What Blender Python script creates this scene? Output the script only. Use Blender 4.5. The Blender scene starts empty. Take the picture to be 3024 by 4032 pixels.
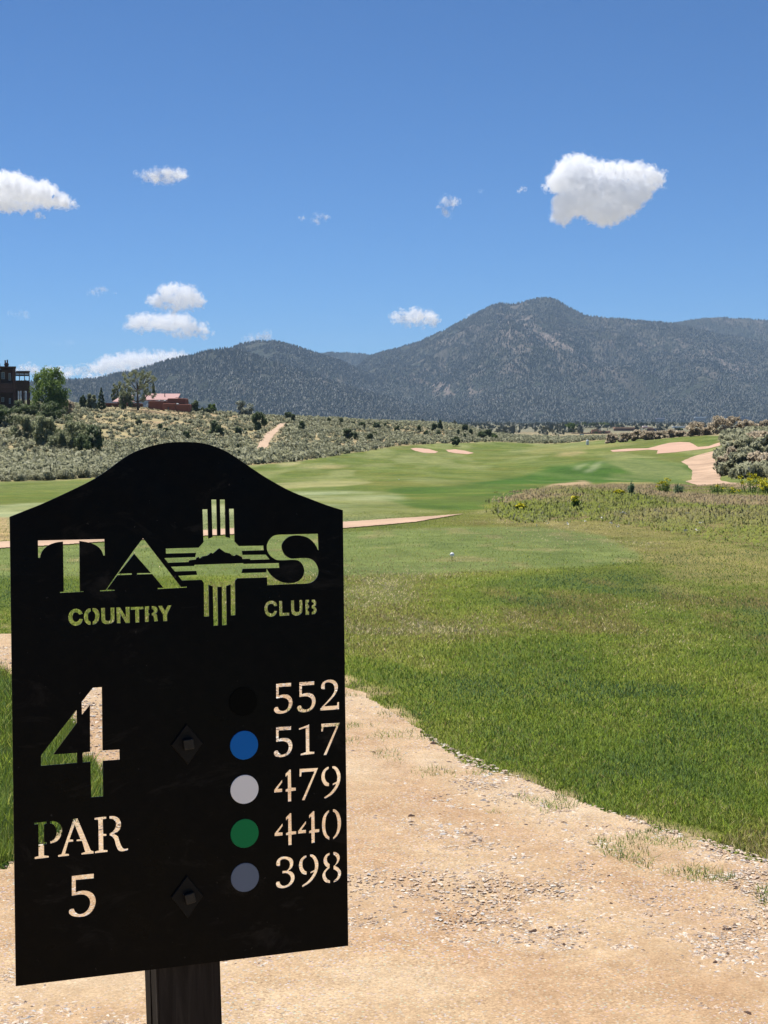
import bpy, bmesh, math
import numpy as np
from mathutils import Vector, Matrix
from mathutils.noise import noise as pnoise
R = math.radians
sc = bpy.context.scene
C = sc.collection

# ------------------------------------------------------------------ camera, sky, sun, exposure
EYE, PITCH, FPX, CX, CY = 1.6, 3.43, 6060.0, 1512.0, 2016.0     # focal length in pixels of the 3024x4032 frame
cam_d = bpy.data.cameras.new('camera'); cam = bpy.data.objects.new('camera', cam_d); C.objects.link(cam)
cam.location = (0, 0, EYE); cam.rotation_euler = (R(90 - PITCH), 0, 0)
cam_d.sensor_fit = 'VERTICAL'; cam_d.sensor_height = 36.0; cam_d.lens = 36.0 * FPX / 4032.0
cam_d.clip_start = 0.05; cam_d.clip_end = 60000
cam_d.dof.use_dof = False
sc.camera = cam
sc.view_settings.view_transform = 'Standard'; sc.view_settings.look = 'None'
sc.view_settings.gamma = 1.0; sc.view_settings.exposure = 0.55
sc.view_settings.use_curve_mapping = False
SUN_EL, SUN_AZ = 66.0, -32.0          # azimuth from +Y, negative is to the left
world = bpy.data.worlds.new('World'); sc.world = world; world.use_nodes = True
wn = world.node_tree.nodes; wl = world.node_tree.links
sky = wn.new('ShaderNodeTexSky'); sky.sky_type = 'NISHITA'; sky.sun_disc = False
sky.sun_elevation = R(SUN_EL); sky.sun_rotation = R(SUN_AZ)
sky.altitude = 2100; sky.air_density = 0.8; sky.dust_density = 0.1; sky.ozone_density = 6.0
tint = wn.new('ShaderNodeMix'); tint.data_type = 'RGBA'; tint.blend_type = 'MULTIPLY'; tint.inputs[0].default_value = 1.0
wl.new(sky.outputs[0], tint.inputs[6]); tint.inputs[7].default_value = (0.54, 0.83, 1.05, 1)      # high desert air: a deeper blue
wl.new(tint.outputs[2], wn['Background'].inputs[0]); wn['Background'].inputs[1].default_value = 0.070
sun_d = bpy.data.lights.new('sun', 'SUN'); sun_d.energy = 4.6; sun_d.angle = R(0.53); sun_d.color = (1.0, 0.955, 0.89)
sun = bpy.data.objects.new('sun', sun_d); C.objects.link(sun)
sd = Vector((math.sin(R(SUN_AZ)) * math.cos(R(SUN_EL)), math.cos(R(SUN_AZ)) * math.cos(R(SUN_EL)), math.sin(R(SUN_EL))))
sun.rotation_euler = sd.to_track_quat('Z', 'Y').to_euler()
cy = sc.cycles
cy.use_denoising = True
cy.max_bounces = 48; cy.diffuse_bounces = 3; cy.glossy_bounces = 2; cy.transmission_bounces = 2
cy.volume_bounces = 48; cy.transparent_max_bounces = 6
cy.use_adaptive_sampling = True; cy.adaptive_threshold = 0.015
cy.volume_max_steps = 128; cy.volume_step_rate = 0.35

# ------------------------------------------------------------------ helpers
rng = np.random.default_rng(4)
K = 1659.0 / 3024.0                       # "D" units: the photograph measured 1659 units wide
SP, CP = math.sin(R(PITCH)), math.cos(R(PITCH))

def slopes(xd, vd):
    """lateral and vertical slope (per metre forward) of the sight line through a measured image point"""
    u = (np.asarray(xd, float) / K - CX) / FPX; v = (np.asarray(vd, float) / K - CY) / FPX
    den = CP - v * SP
    return u / den, (-SP - v * CP) / den

def at(xd, vd, Y):
    a, b = slopes(xd, vd)
    return Vector((float(a) * Y, Y, EYE + float(b) * Y))

def project(x, y, z):
    """inverse of slopes()"""
    d = np.maximum(y * CP - (z - EYE) * SP, 1e-3); w = -(z - EYE) * CP - y * SP
    return (x / d * FPX + CX) * K, (w / d * FPX + CY) * K

def _h(ix, iy, seed):
    n = (ix.astype(np.int64) * 374761393 + iy.astype(np.int64) * 668265263 + seed * 974711) & 0x7fffffff
    n = ((n ^ (n >> 13)) * 1274126177) & 0x7fffffff
    return ((n ^ (n >> 16)) & 0xffff) / 65535.0

def vnoise(x, y, seed=0):
    x = np.asarray(x, float); y = np.asarray(y, float)
    ix, iy = np.floor(x), np.floor(y); fx, fy = x - ix, y - iy
    fx = fx * fx * (3 - 2 * fx); fy = fy * fy * (3 - 2 * fy)
    a = _h(ix, iy, seed); b = _h(ix + 1, iy, seed); c = _h(ix, iy + 1, seed); d = _h(ix + 1, iy + 1, seed)
    return (a + (b - a) * fx) * (1 - fy) + (c + (d - c) * fx) * fy

def fbm(x, y, seed=0, octv=4, gain=0.5):
    s = 0; a = 1; t = 0
    for o in range(octv):
        s = s + a * vnoise(x * 2 ** o, y * 2 ** o, seed + o * 17); t += a; a *= gain
    return s / t

def inpoly(px, py, poly):
    px = np.asarray(px); py = np.asarray(py); c = np.zeros(px.shape, bool)
    n = len(poly); j = n - 1
    for i in range(n):
        xi, yi = poly[i]; xj, yj = poly[j]
        if yi != yj:
            c ^= ((yi > py) != (yj > py)) & (px < (xj - xi) * (py - yi) / (yj - yi) + xi)
        j = i
    return c

def blur(a, n=1):
    for _ in range(n):
        b = np.pad(a, 1, mode='edge')
        a = (b[:-2, 1:-1] + b[2:, 1:-1] + b[1:-1, :-2] + b[1:-1, 2:] + 2 * b[1:-1, 1:-1]) / 6
    return a

def tag(o, label=None, cat=None, group=None, kind=None):
    if label: o['label'] = label
    if cat: o['category'] = cat
    if group: o['group'] = group
    if kind: o['kind'] = kind
    return o

def empty(name, loc=(0, 0, 0), rz=0.0):
    o = bpy.data.objects.new(name, None); C.objects.link(o)
    o.location = loc; o.rotation_euler = (0, 0, rz); o.empty_display_size = 0.2
    return o

def link(name, me, mat=None, parent=None):
    o = bpy.data.objects.new(name, me); C.objects.link(o)
    if mat is not None and not me.materials:
        me.materials.append(mat)
    if parent: o.parent = parent
    return o

def mesh_np(name, V, F, mat=None, tint=None, col=None, smooth=False, parent=None, make=True):
    """V (n,3), F (m,k) with k vertices per face; tint per face or per vertex, col per vertex (n,3)"""
    me = bpy.data.meshes.new(name)
    V = np.ascontiguousarray(V, np.float32); F = np.ascontiguousarray(F, np.int32)
    m, k = F.shape
    me.vertices.add(len(V)); me.vertices.foreach_set('co', V.ravel())
    me.loops.add(m * k); me.loops.foreach_set('vertex_index', F.ravel())
    me.polygons.add(m); me.polygons.foreach_set('loop_start', np.arange(0, m * k, k, dtype=np.int32))
    me.update(calc_edges=True)
    me.polygons.foreach_set('use_smooth', np.full(m, smooth))
    if tint is not None:
        dom = 'FACE' if len(tint) == m and len(tint) != len(V) else 'POINT'
        a = me.attributes.new('tint', 'FLOAT', dom); a.data.foreach_set('value', np.ascontiguousarray(tint, np.float32))
    if col is not None:
        a = me.attributes.new('col', 'FLOAT_COLOR', 'POINT')
        c4 = np.ones((len(V), 4), np.float32); c4[:, :3] = col; a.data.foreach_set('color', c4.ravel())
    if mat: me.materials.append(mat)
    if not make: return me
    return link(name, me, None, parent)

def bm_obj(name, bm, mat, parent=None, smooth=False):
    me = bpy.data.meshes.new(name); bm.normal_update(); bm.to_mesh(me); bm.free()
    me.materials.append(mat)
    for p in me.polygons: p.use_smooth = smooth
    return link(name, me, None, parent)

def box_bm(bm, x0, x1, y0, y1, z0, z1, bevel=0.0, M=None):
    r = bmesh.ops.create_cube(bm, size=1.0); vs = r['verts']
    for v in vs:
        v.co = Vector((x0 + (v.co.x + .5) * (x1 - x0), y0 + (v.co.y + .5) * (y1 - y0), z0 + (v.co.z + .5) * (z1 - z0)))
    if bevel:
        es = list({e for v in vs for e in v.link_edges})
        rr = bmesh.ops.bevel(bm, geom=es, offset=bevel, segments=2, affect='EDGES', profile=0.5)
    if M is not None:
        for v in (vs if not bevel else [v for v in bm.verts]): v.co = M @ v.co
    return vs

def boxes(name, lst, mat, parent=None, bevel=0.0):
    bm = bmesh.new()
    for b in lst: box_bm(bm, *b, bevel=bevel)
    return bm_obj(name, bm, mat, parent)

# ---- node material helpers
def newmat(name):
    m = bpy.data.materials.new(name); m.use_nodes = True
    nt = m.node_tree; nt.nodes.clear()
    out = nt.nodes.new('ShaderNodeOutputMaterial')
    return m, nt, out

def N(nt, typ, **kw):
    n = nt.nodes.new(typ)
    for k, v in kw.items():
        if k.startswith('i_'):
            n.inputs[int(k[2:])].default_value = v
        else: setattr(n, k, v)
    return n

def noise(nt, scale, detail=4, rough=0.55, vec=None, dist=0.0):
    n = N(nt, 'ShaderNodeTexNoise'); n.inputs['Scale'].default_value = scale
    n.inputs['Detail'].default_value = detail; n.inputs['Roughness'].default_value = rough
    n.inputs['Distortion'].default_value = dist
    if vec is not None: nt.links.new(vec, n.inputs['Vector'])
    return n.outputs['Fac']

def ramp(nt, src, stops):
    r = N(nt, 'ShaderNodeValToRGB'); e = r.color_ramp.elements
    while len(e) < len(stops): e.new(0.5)
    for el, (p, c) in zip(e, stops):
        el.position = p; el.color = (*c, 1) if len(c) == 3 else c
    nt.links.new(src, r.inputs[0]); return r.outputs[0]

def mixc(nt, a, b, fac, mode='MIX'):
    n = N(nt, 'ShaderNodeMix', data_type='RGBA', blend_type=mode)
    for s, val in ((n.inputs[0], fac), (n.inputs[6], a), (n.inputs[7], b)):
        if isinstance(val, bpy.types.NodeSocket): nt.links.new(val, s)
        elif isinstance(val, (int, float)): s.default_value = val
        else: s.default_value = (*val, 1)
    return n.outputs[2]

def mrange(nt, src, a, b, c=0.0, d=1.0):
    n = N(nt, 'ShaderNodeMapRange'); nt.links.new(src, n.inputs[0])
    for i, v in enumerate((a, b, c, d)): n.inputs[i + 1].default_value = v
    return n.outputs[0]

def coords(nt, scale=None):
    t = N(nt, 'ShaderNodeTexCoord').outputs['Object']
    if scale:
        m = N(nt, 'ShaderNodeMapping'); m.inputs['Scale'].default_value = scale
        nt.links.new(t, m.inputs[0]); t = m.outputs[0]
    return t

def attr(nt, name, out='Fac'):
    a = N(nt, 'ShaderNodeAttribute', attribute_name=name); return a.outputs[out]

def principled(nt, out, base, rough=0.8, spec=0.3, bump=None, bstr=0.3, bdist=0.02, metal=0.0, coat=0.0):
    p = N(nt, 'ShaderNodeBsdfPrincipled')
    if isinstance(base, bpy.types.NodeSocket): nt.links.new(base, p.inputs['Base Color'])
    else: p.inputs['Base Color'].default_value = (*base, 1)
    if isinstance(rough, bpy.types.NodeSocket): nt.links.new(rough, p.inputs['Roughness'])
    else: p.inputs['Roughness'].default_value = rough
    p.inputs['Specular IOR Level'].default_value = spec; p.inputs['Metallic'].default_value = metal
    p.inputs['Coat Weight'].default_value = coat
    if bump is not None:
        b = N(nt, 'ShaderNodeBump'); b.inputs['Strength'].default_value = bstr; b.inputs['Distance'].default_value = bdist
        nt.links.new(bump, b.inputs['Height']); nt.links.new(b.outputs[0], p.inputs['Normal'])
    nt.links.new(p.outputs[0], out.inputs[0]); return p

def simple(name, col, rough=0.7, spec=0.3, var=0.15, scale=8.0, bstr=0.15, bdist=0.01, metal=0.0):
    m, nt, out = newmat(name); co = coords(nt)
    n = noise(nt, scale, 5, 0.6, co)
    dark = tuple(c * (1 - var) for c in col); light = tuple(min(1, c * (1 + var)) for c in col)
    principled(nt, out, ramp(nt, n, [(0.25, dark), (0.75, light)]), rough, spec, n, bstr, bdist, metal)
    return m

def softnormal(nt, k):
    """foliage normals leaning to the open sky, as a dense mass of leaves reads"""
    g = N(nt, 'ShaderNodeNewGeometry'); a = N(nt, 'ShaderNodeVectorMath', operation='SCALE'); a.inputs[3].default_value = 1 - k
    nt.links.new(g.outputs['Normal'], a.inputs[0])
    b = N(nt, 'ShaderNodeVectorMath', operation='ADD'); nt.links.new(a.outputs[0], b.inputs[0]); b.inputs[1].default_value = (0, 0, k)
    c = N(nt, 'ShaderNodeVectorMath', operation='NORMALIZE'); nt.links.new(b.outputs[0], c.inputs[0]); return c.outputs[0]

def leafmat(name, c0, c1, trans=0.28, rough=0.6, spec=0.15, upn=0.5):
    m, nt, out = newmat(name)
    base = ramp(nt, attr(nt, 'tint'), [(0.0, c0), (1.0, c1)])
    d = N(nt, 'ShaderNodeBsdfPrincipled'); nt.links.new(base, d.inputs['Base Color'])
    d.inputs['Roughness'].default_value = rough; d.inputs['Specular IOR Level'].default_value = spec
    t = N(nt, 'ShaderNodeBsdfTranslucent'); nt.links.new(base, t.inputs[0])
    nt.links.new(softnormal(nt, upn), d.inputs['Normal'])
    mx = N(nt, 'ShaderNodeMixShader'); mx.inputs[0].default_value = trans
    nt.links.new(d.outputs[0], mx.inputs[1]); nt.links.new(t.outputs[0], mx.inputs[2])
    nt.links.new(mx.outputs[0], out.inputs[0]); return m

def leafset(blobs, n, size, r, aspect=1.6, up=0.25, shell=0.5, jit=0.5, tri=False):
    """n leaf-like faces spread through ellipsoid blobs (cx,cy,cz,rx,ry,rz); tint varies by blob and leaf"""
    B = np.array(blobs, float); w = (B[:, 3] * B[:, 4] * B[:, 5]) ** (2 / 3); w /= w.sum()
    k = r.choice(len(B), n, p=w); bt = r.random(len(B))
    d = r.normal(size=(n, 3)); d /= np.linalg.norm(d, axis=1)[:, None]
    rad = r.random(n) ** shell
    c = B[k, :3] + d * rad[:, None] * B[k, 3:6]
    nrm = d + r.normal(size=(n, 3)) * jit; nrm /= np.linalg.norm(nrm, axis=1)[:, None]
    a = np.cross(nrm, r.normal(size=(n, 3))); a[:, 2] += up * 2 * np.sign(a[:, 2] + 1e-6) * 0.5
    a -= nrm * (a * nrm).sum(1)[:, None]; a /= np.linalg.norm(a, axis=1)[:, None] + 1e-9
    b = np.cross(nrm, a)
    s = size * (0.6 + 0.8 * r.random(n))[:, None]
    a = a * s * aspect * 0.5; b = b * s * 0.5
    V = np.stack([c - a, c + b * 0.9, c + a, c - b * 0.9], 1).reshape(-1, 3)
    F = np.arange(n * 4).reshape(n, 4)
    tint = np.clip(0.55 * bt[k] + 0.45 * r.random(n), 0, 1)
    return V, F, tint

def tube(pts, rads, sides=6):
    """tapered tube through pts as V,F"""
    V = []; F = []
    for i, (p, q) in enumerate(zip(pts, rads)):
        p = np.array(p, float)
        t = np.array(pts[min(i + 1, len(pts) - 1)], float) - np.array(pts[max(i - 1, 0)], float)
        t /= np.linalg.norm(t) + 1e-9
        u = np.cross(t, [0.3, 0.9, 0.1]); u /= np.linalg.norm(u) + 1e-9; w = np.cross(t, u)
        for j in range(sides):
            an = 2 * math.pi * j / sides
            V.append(p + (u * math.cos(an) + w * math.sin(an)) * q)
    for i in range(len(pts) - 1):
        for j in range(sides):
            F.append((i * sides + j, i * sides + (j + 1) % sides, (i + 1) * sides + (j + 1) % sides, (i + 1) * sides + j))
    return np.array(V), np.array(F)

def cat_np(parts):
    Vs, Fs, Ts, off = [], [], [], 0
    for p in parts:
        Vs.append(p[0]); Fs.append(p[1] + off); off += len(p[0])
        if len(p) > 2: Ts.append(p[2])
    return np.concatenate(Vs), np.concatenate(Fs), (np.concatenate(Ts) if Ts else None)

# ------------------------------------------------------------------ terrain: heights come from a few surveyed profiles (x, [(distance, picture height)])
FL = lambda Y: 907 + 5318.0 / Y
near = [(0.5, None), (2, None), (4, None), (8, None), (12, None), (16, None), (20, None)]
far = [(600, 936), (1000, 922), (1700, 917), (2600, 915), (4600, 913.5)]
COLS = {
 -500: [(27, 1118), (45, 1082), (80, 1050), (100, 1040), (150, 985), (230, 882), (260, 874), (330, 868), (420, 895)],
 0:    [(27, 1118), (45, 1080), (80, 1050), (100, 1040), (150, 982), (230, 880), (260, 873), (330, 869), (420, 895)],
 150:  [(27, 1112), (45, 1078), (80, 1047), (100, 1036), (150, 988), (200, 930), (270, 876), (330, 872), (420, 900)],
 300:  [(27, 1106), (45, 1074), (80, 1045), (110, 1024), (150, 992), (200, 950), (285, 882), (330, 876), (430, 905)],
 450:  [(27, 1104), (45, 1072), (80, 1044), (130, 1012), (180, 972), (260, 908), (305, 890), (340, 888), (450, 910)],
 600:  [(27, 1104), (45, 1072), (80, 1048), (150, 1001), (200, 964), (260, 922), (310, 904), (340, 902), (450, 915)],
 750:  [(27, 1103), (45, 1073), (60, 1060), (90, 1037), (130, 1010), (170, 985), (215, 966), (300, 918), (345, 908), (370, 908), (470, 925)],
 900:  [(27, 1102), (45, 1072), (60, 1060), (90, 1037), (130, 1007), (180, 985), (225, 968), (262, 958), (300, 942), (340, 916), (370, 910), (470, 926)],
 1000: [(27, 1102), (45, 1070), (60, 1058), (90, 1037), (150, 1000), (220, 972), (270, 954), (305, 944), (350, 923), (375, 919), (470, 932)],
 1070: [(27, 1102), (45, 1068), (60, 1057), (90, 1037), (150, 1000), (220, 972), (275, 954), (310, 950), (350, 943), (375, 940), (470, 940)],
 1200: [(27, 1106), (40, 1062), (50, 1056), (80, 1046), (95, 1037), (125, 999), (150, 988), (200, 970), (262, 955), (300, 953), (400, 947)],
 1330: [(27, 1106), (40, 1062), (50, 1056), (80, 1044), (95, 1031), (120, 993), (140, 985), (160, 975), (180, 965), (205, 956), (235, 952), (300, 949), (400, 943)],
 1450: [(27, 1105), (45, 1068), (60, 1055), (80, 1045), (95, 1029), (115, 1000), (140, 976), (155, 963), (172, 949), (205, 946), (300, 945), (400, 942)],
 1530: [(27, 1105), (45, 1066), (60, 1055), (80, 1047), (100, 1017), (120, 995), (140, 970), (155, 956), (172, 940), (205, 938), (300, 942), (400, 941)],
 1620: [(27, 1105), (45, 1066), (60, 1055), (76, 1042), (84, 1026), (95, 995), (110, 968), (130, 950), (160, 937), (200, 935), (300, 940), (400, 940)],
 2200: [(27, 1105), (45, 1066), (60, 1055), (76, 1042), (84, 1020), (95, 985), (110, 955), (130, 940), (160, 930), (200, 932), (300, 940), (400, 940)],
}
TX = np.linspace(-500, 2200, 271); TL_ = np.linspace(math.log(0.5), math.log(4600), 420)
xs = sorted(COLS); prof = []
for x in xs:
    k = near + COLS[x] + far
    Y = np.array([q[0] for q in k], float); v = np.array([FL(q[0]) if q[1] is None else q[1] for q in k], float)
    _, b = slopes(np.full(len(Y), x), v)
    z = EYE + b * Y; z[:len(near)] = 0.0
    zz = np.interp(TL_, np.log(Y), z)
    ker = np.exp(-0.5 * (np.arange(-7, 8) / 2.6) ** 2); ker /= ker.sum()
    zz = np.convolve(np.pad(zz, 7, mode='edge'), ker, 'valid')
    prof.append(zz)
prof = np.array(prof)
TAB = np.empty((len(TX), len(TL_)))
for j in range(len(TL_)): TAB[:, j] = np.interp(TX, xs, prof[:, j])
ker = np.exp(-0.5 * (np.arange(-6, 7) / 2.5) ** 2); ker /= ker.sum()
TAB = np.array([np.convolve(np.pad(TAB[:, j], 6, mode='edge'), ker, 'valid') for j in range(len(TL_))]).T

def H(x, y):
    x = np.asarray(x, float); y = np.asarray(y, float); ys = np.maximum(y, 0.6)
    xd = (x / ys * FPX + CX) * K
    i = np.clip((xd - TX[0]) / (TX[1] - TX[0]), 0, len(TX) - 1.001); j = np.clip((np.log(ys) - TL_[0]) / (TL_[1] - TL_[0]), 0, len(TL_) - 1.001)
    a, b = i.astype(int), j.astype(int); fi, fj = i - a, j - b
    z = (TAB[a, b] * (1 - fi) + TAB[a + 1, b] * fi) * (1 - fj) + (TAB[a, b + 1] * (1 - fi) + TAB[a + 1, b + 1] * fi) * fj
    amp = np.clip((ys - 22) / 120, 0, 1) * np.clip((1500 - ys) / 1000, 0, 1)
    z = z + amp * 0.95 * (fbm(x / 19, y / 19, 5, 3) - 0.5) + 0.012 * (vnoise(x * 1.3, y * 1.3, 8) - 0.5)
    return np.where(y < 8, 0.012 * (vnoise(x * 1.3, y * 1.3, 8) - 0.5), z)

def ground_at(xd, vd, y0=30, y1=460):
    """first place along that bearing where the ground reaches picture height vd"""
    a = float(slopes(xd, vd)[0]); Y = np.exp(np.linspace(math.log(y0), math.log(y1), 900))
    z = H(a * Y, Y); v = project(a * Y, Y, z)[1]
    ok = np.nonzero(v <= vd)[0]
    i = ok[0] if len(ok) else int(np.argmin(v))
    return Vector((a * Y[i], Y[i], float(z[i]))), Y[i]

# ---- ground-cover outlines (surveyed in D units, used only to lay out world regions)
PATH = [(-900, 1352), (0, 1370), (200, 1385), (450, 1415), (650, 1456), (745, 1493), (800, 1521), (900, 1579), (1000, 1638), (1100, 1682),
        (1200, 1724), (1330, 1768), (1450, 1808), (1560, 1840), (1659, 1872), (2600, 2200), (4200, 3300), (4200, 9000), (-4000, 9000), (-4000, 1900),
        (-300, 1900), (-100, 1895), (20, 1885), (60, 1845), (110, 1832), (155, 1775), (215, 1745), (232, 1705), (200, 1660), (160, 1652),
        (172, 1605), (145, 1545), (70, 1500), (0, 1448), (-300, 1420), (-900, 1395)]
MIDPATH = [(-900, 1215), (-300, 1192), (0, 1171), (150, 1160), (450, 1146), (750, 1128), (900, 1118), (1002, 1110), (900, 1128), (750, 1142),
           (450, 1158), (150, 1176), (0, 1186), (-300, 1210), (-900, 1240)]
CART = [(1471, 998), (1490, 989), (1515, 981), (1541, 975), (1540, 985), (1545, 998), (1557, 1015), (1555, 1038), (1575, 1043), (1612, 1045), (1700, 1048),
        (1700, 1053), (1600, 1054), (1519, 1053), (1482, 1041), (1494, 1036), (1497, 1018), (1486, 1006)]
BUNKERS = {
 'left':  [(887, 969), (900, 968), (925, 970), (946, 976), (940, 979), (915, 978), (895, 974)],
 'mid':   [(962, 972), (985, 971), (1005, 974), (1024, 979), (1010, 981), (985, 979), (970, 977)],
 'right': [(1318, 973), (1350, 970), (1400, 968.5), (1425, 962), (1445, 957), (1470, 955), (1490, 956), (1506, 966), (1530, 964), (1550, 957), (1562, 955),
           (1562, 961), (1530, 969), (1500, 972), (1460, 977), (1420, 980), (1422, 973), (1400, 971.5), (1350, 975), (1325, 976)]}
TRAIL = [(553, 972), (565, 950), (577, 934), (595, 925), (603, 915), (618, 912), (608, 924), (590, 940), (580, 962), (566, 976)]
SAGE = [(-900, 1050), (0, 1041), (100, 1038), (250, 1030), (450, 1012), (560, 1003), (640, 996), (760, 979), (850, 964), (900, 960), (1070, 954), (1130, 957),
        (1200, 959), (1290, 950), (1330, 951), (1450, 946), (1530, 940), (1552, 942), (1566, 958), (1556, 985), (1556, 1002), (1570, 1026), (1600, 1033),
        (1700, 1036), (2600, 1045), (2600, 500), (-900, 500)]
ROUGH = [(1075, 1125), (1110, 1092), (1200, 1066), (1300, 1052), (1480, 1052), (2600, 1052), (2600, 1205), (1659, 1190), (1450, 1150), (1260, 1118), (1150, 1122)]
DARK1 = [(1000, 1046), (1120, 1034), (1190, 1010), (1270, 997), (1390, 990), (1490, 1004), (1502, 1030), (1480, 1043), (1300, 1041), (1120, 1046)]
DARK2 = [(840, 1078), (900, 1052), (1040, 1046), (1180, 1050), (1190, 1064), (1100, 1088), (1000, 1104), (900, 1098)]
PALE = [(-300, 1100), (560, 1068), (700, 1060), (850, 1064), (890, 1080), (880, 1098), (980, 1106), (750, 1127), (450, 1144), (100, 1158)]
TEE = [(-900, 1262), (0, 1248), (745, 1243), (1000, 1236), (1280, 1224), (1372, 1214), (1386, 1198), (1300, 1156), (1180, 1140), (1000, 1138), (400, 1165), (-900, 1215)]
DRYBANK = [(-900, 1190), (-900, 1118), (25, 1118), (40, 1150), (15, 1166)]

def gridmesh(s0, s1, ns, Ys):
    s = np.linspace(s0, s1, ns)
    if s1 - s0 > 1: s = np.concatenate([[-5, -3, -2, -1.5, -1.1, -.85, -.72], s, [.72, .85, 1.1, 1.5, 2, 3, 5]])
    S, Y = np.meshgrid(s, Ys)
    X = S * (np.abs(Y) + 6.0)
    return X, Y

def lay(c, m, col):
    return c * (1 - m[..., None]) + np.array(col) * m[..., None]
def step(n, a, b): return np.clip((n - a) / (b - a), 0, 1)

def grid_faces(ny, nx, keep=None):
    i = np.arange((ny - 1) * (nx - 1)); r, c = i // (nx - 1), i % (nx - 1); a = r * nx + c
    F = np.stack([a, a + 1, a + nx + 1, a + nx], 1)
    return F if keep is None else F[keep]

# ------------------------------------------------------------------ ground sheet
Ys = np.concatenate([-np.exp(np.linspace(math.log(300), math.log(1.2), 40)), np.linspace(-1, 1.0, 6), np.exp(np.linspace(math.log(1.3), math.log(40), 330)), np.exp(np.linspace(math.log(40.5), math.log(4600), 520))])
X, Y = gridmesh(-0.62, 0.62, 800, Ys); Z = H(X, Y)
XD, VD = project(X, np.maximum(Y, 0.8), Z)
jx = (fbm(X / 1.5, Y / 1.5, 3, 3) - 0.5); jn = (fbm(X / 6.0, Y / 9.0, 31, 4) - 0.5)
XJ = XD + jx * 26 + jn * 50; VJ = VD + (jn * 16 + jx * 6) * np.clip(20 / np.maximum(Y, 1), 0.12, 1)
m_sage = ((inpoly(XJ, VJ, SAGE) & (Y > 60)) | (Y > 290)).astype(float)
m_rough = (inpoly(XJ, VJ, ROUGH) & (Y > 15) & (Y < 85)).astype(float)
m_dark = (inpoly(XJ, VJ, DARK1) & (Y > 55)).astype(float) + .75 * (inpoly(XJ + jn * 120, VJ + jn * 20, DARK2) & (Y > 22) & (Y < 90)) * step(fbm(X / 5, Y / 9, 45, 3), .3, .55)
m_dark = np.clip(m_dark, 0, 1)
m_pale = (inpoly(XJ, VJ, PALE) & (Y > 20) & (Y < 80)).astype(float)
m_tee = inpoly(XD + jx * 8, VD + jx * 3, TEE).astype(float)
m_dry = (inpoly(XJ, VJ, DRYBANK) & (Y > 15) & (Y < 40)).astype(float)
m_sage, m_rough, m_dark, m_pale, m_dry = [blur(m, n) for m, n in ((m_sage, 2), (m_rough, 7), (m_dark, 5), (m_pale, 9), (m_dry, 3))]
m_tee = blur(m_tee, 2)
n1 = fbm(X / 2.2, Y / 3.0, 11, 5); n2 = fbm(X / 14, Y / 20, 12, 4); n3 = fbm(X / 0.5, Y / 0.7, 13, 3)
def step(n, a, b): return np.clip((n - a) / (b - a), 0, 1)
near_c = np.array((0.125, 0.160, 0.022)); far_c = np.array((0.122, 0.158, 0.036))
fd = step(np.log(np.maximum(Y, 1)), math.log(14), math.log(90))[..., None]
col = near_c * (1 - fd) + far_c * fd
col = lay(col, step(n1, .5, .72) * .55, (0.145, 0.150, 0.035))
col = lay(col, step(n1, .5, .28) * .5 * (1 - fd[..., 0] * .5), (0.050, 0.100, 0.020))
col = lay(col, step(n2, .55, .75) * .45, (0.19, 0.175, 0.06))
# brownish thatch bands on the bank below the tee
BROWN_ = [(1050, 1278), (1300, 1258), (1659, 1290), (2600, 1300), (2600, 1440), (1659, 1412), (1350, 1388), (1080, 1345)]
jb = fbm(X / 1.6, Y / 1.6, 47, 3) - .5
m_br = blur((inpoly(XD + jb * 160, VD + jb * 70, BROWN_) & (Y > 7) & (Y < 20)).astype(float), 4)
col = lay(col, m_br * step(fbm(X / .45, Y / .8, 48, 4), .36, .56) * .55, (0.135, 0.105, 0.036))
xr, vr = XD + jn * 120, VD + jn * 60
m_co = blur((inpoly(xr, vr, [(980, 1132), (1080, 1112), (1300, 1112), (2600, 1100), (2600, 1330), (1659, 1320), (1380, 1262), (1392, 1210), (1300, 1160), (1180, 1140)]) & (Y > 11) & (Y < 60)).astype(float), 6)
nc = fbm(X / 1.2, Y / 2.0, 38, 4)
col = lay(col, m_co * step(nc, .46, .6) * .8, (0.215, 0.19, 0.075)); col = lay(col, m_co * step(nc, .45, .36) * .6, (0.13, 0.105, 0.045))
col = lay(col, m_tee * (0.75), (0.150, 0.195, 0.070))
col = lay(col, m_tee * step(n3, .62, .72) * .5, (0.26, 0.22, 0.11))
col = lay(col, m_pale * np.clip(.25 + 1.5 * (fbm(X / 2.5, Y / 6, 42, 4) - .3), 0, 1), (0.32, 0.35, 0.20))
col = lay(col, m_dark * .95, (0.050, 0.115, 0.016))
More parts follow.
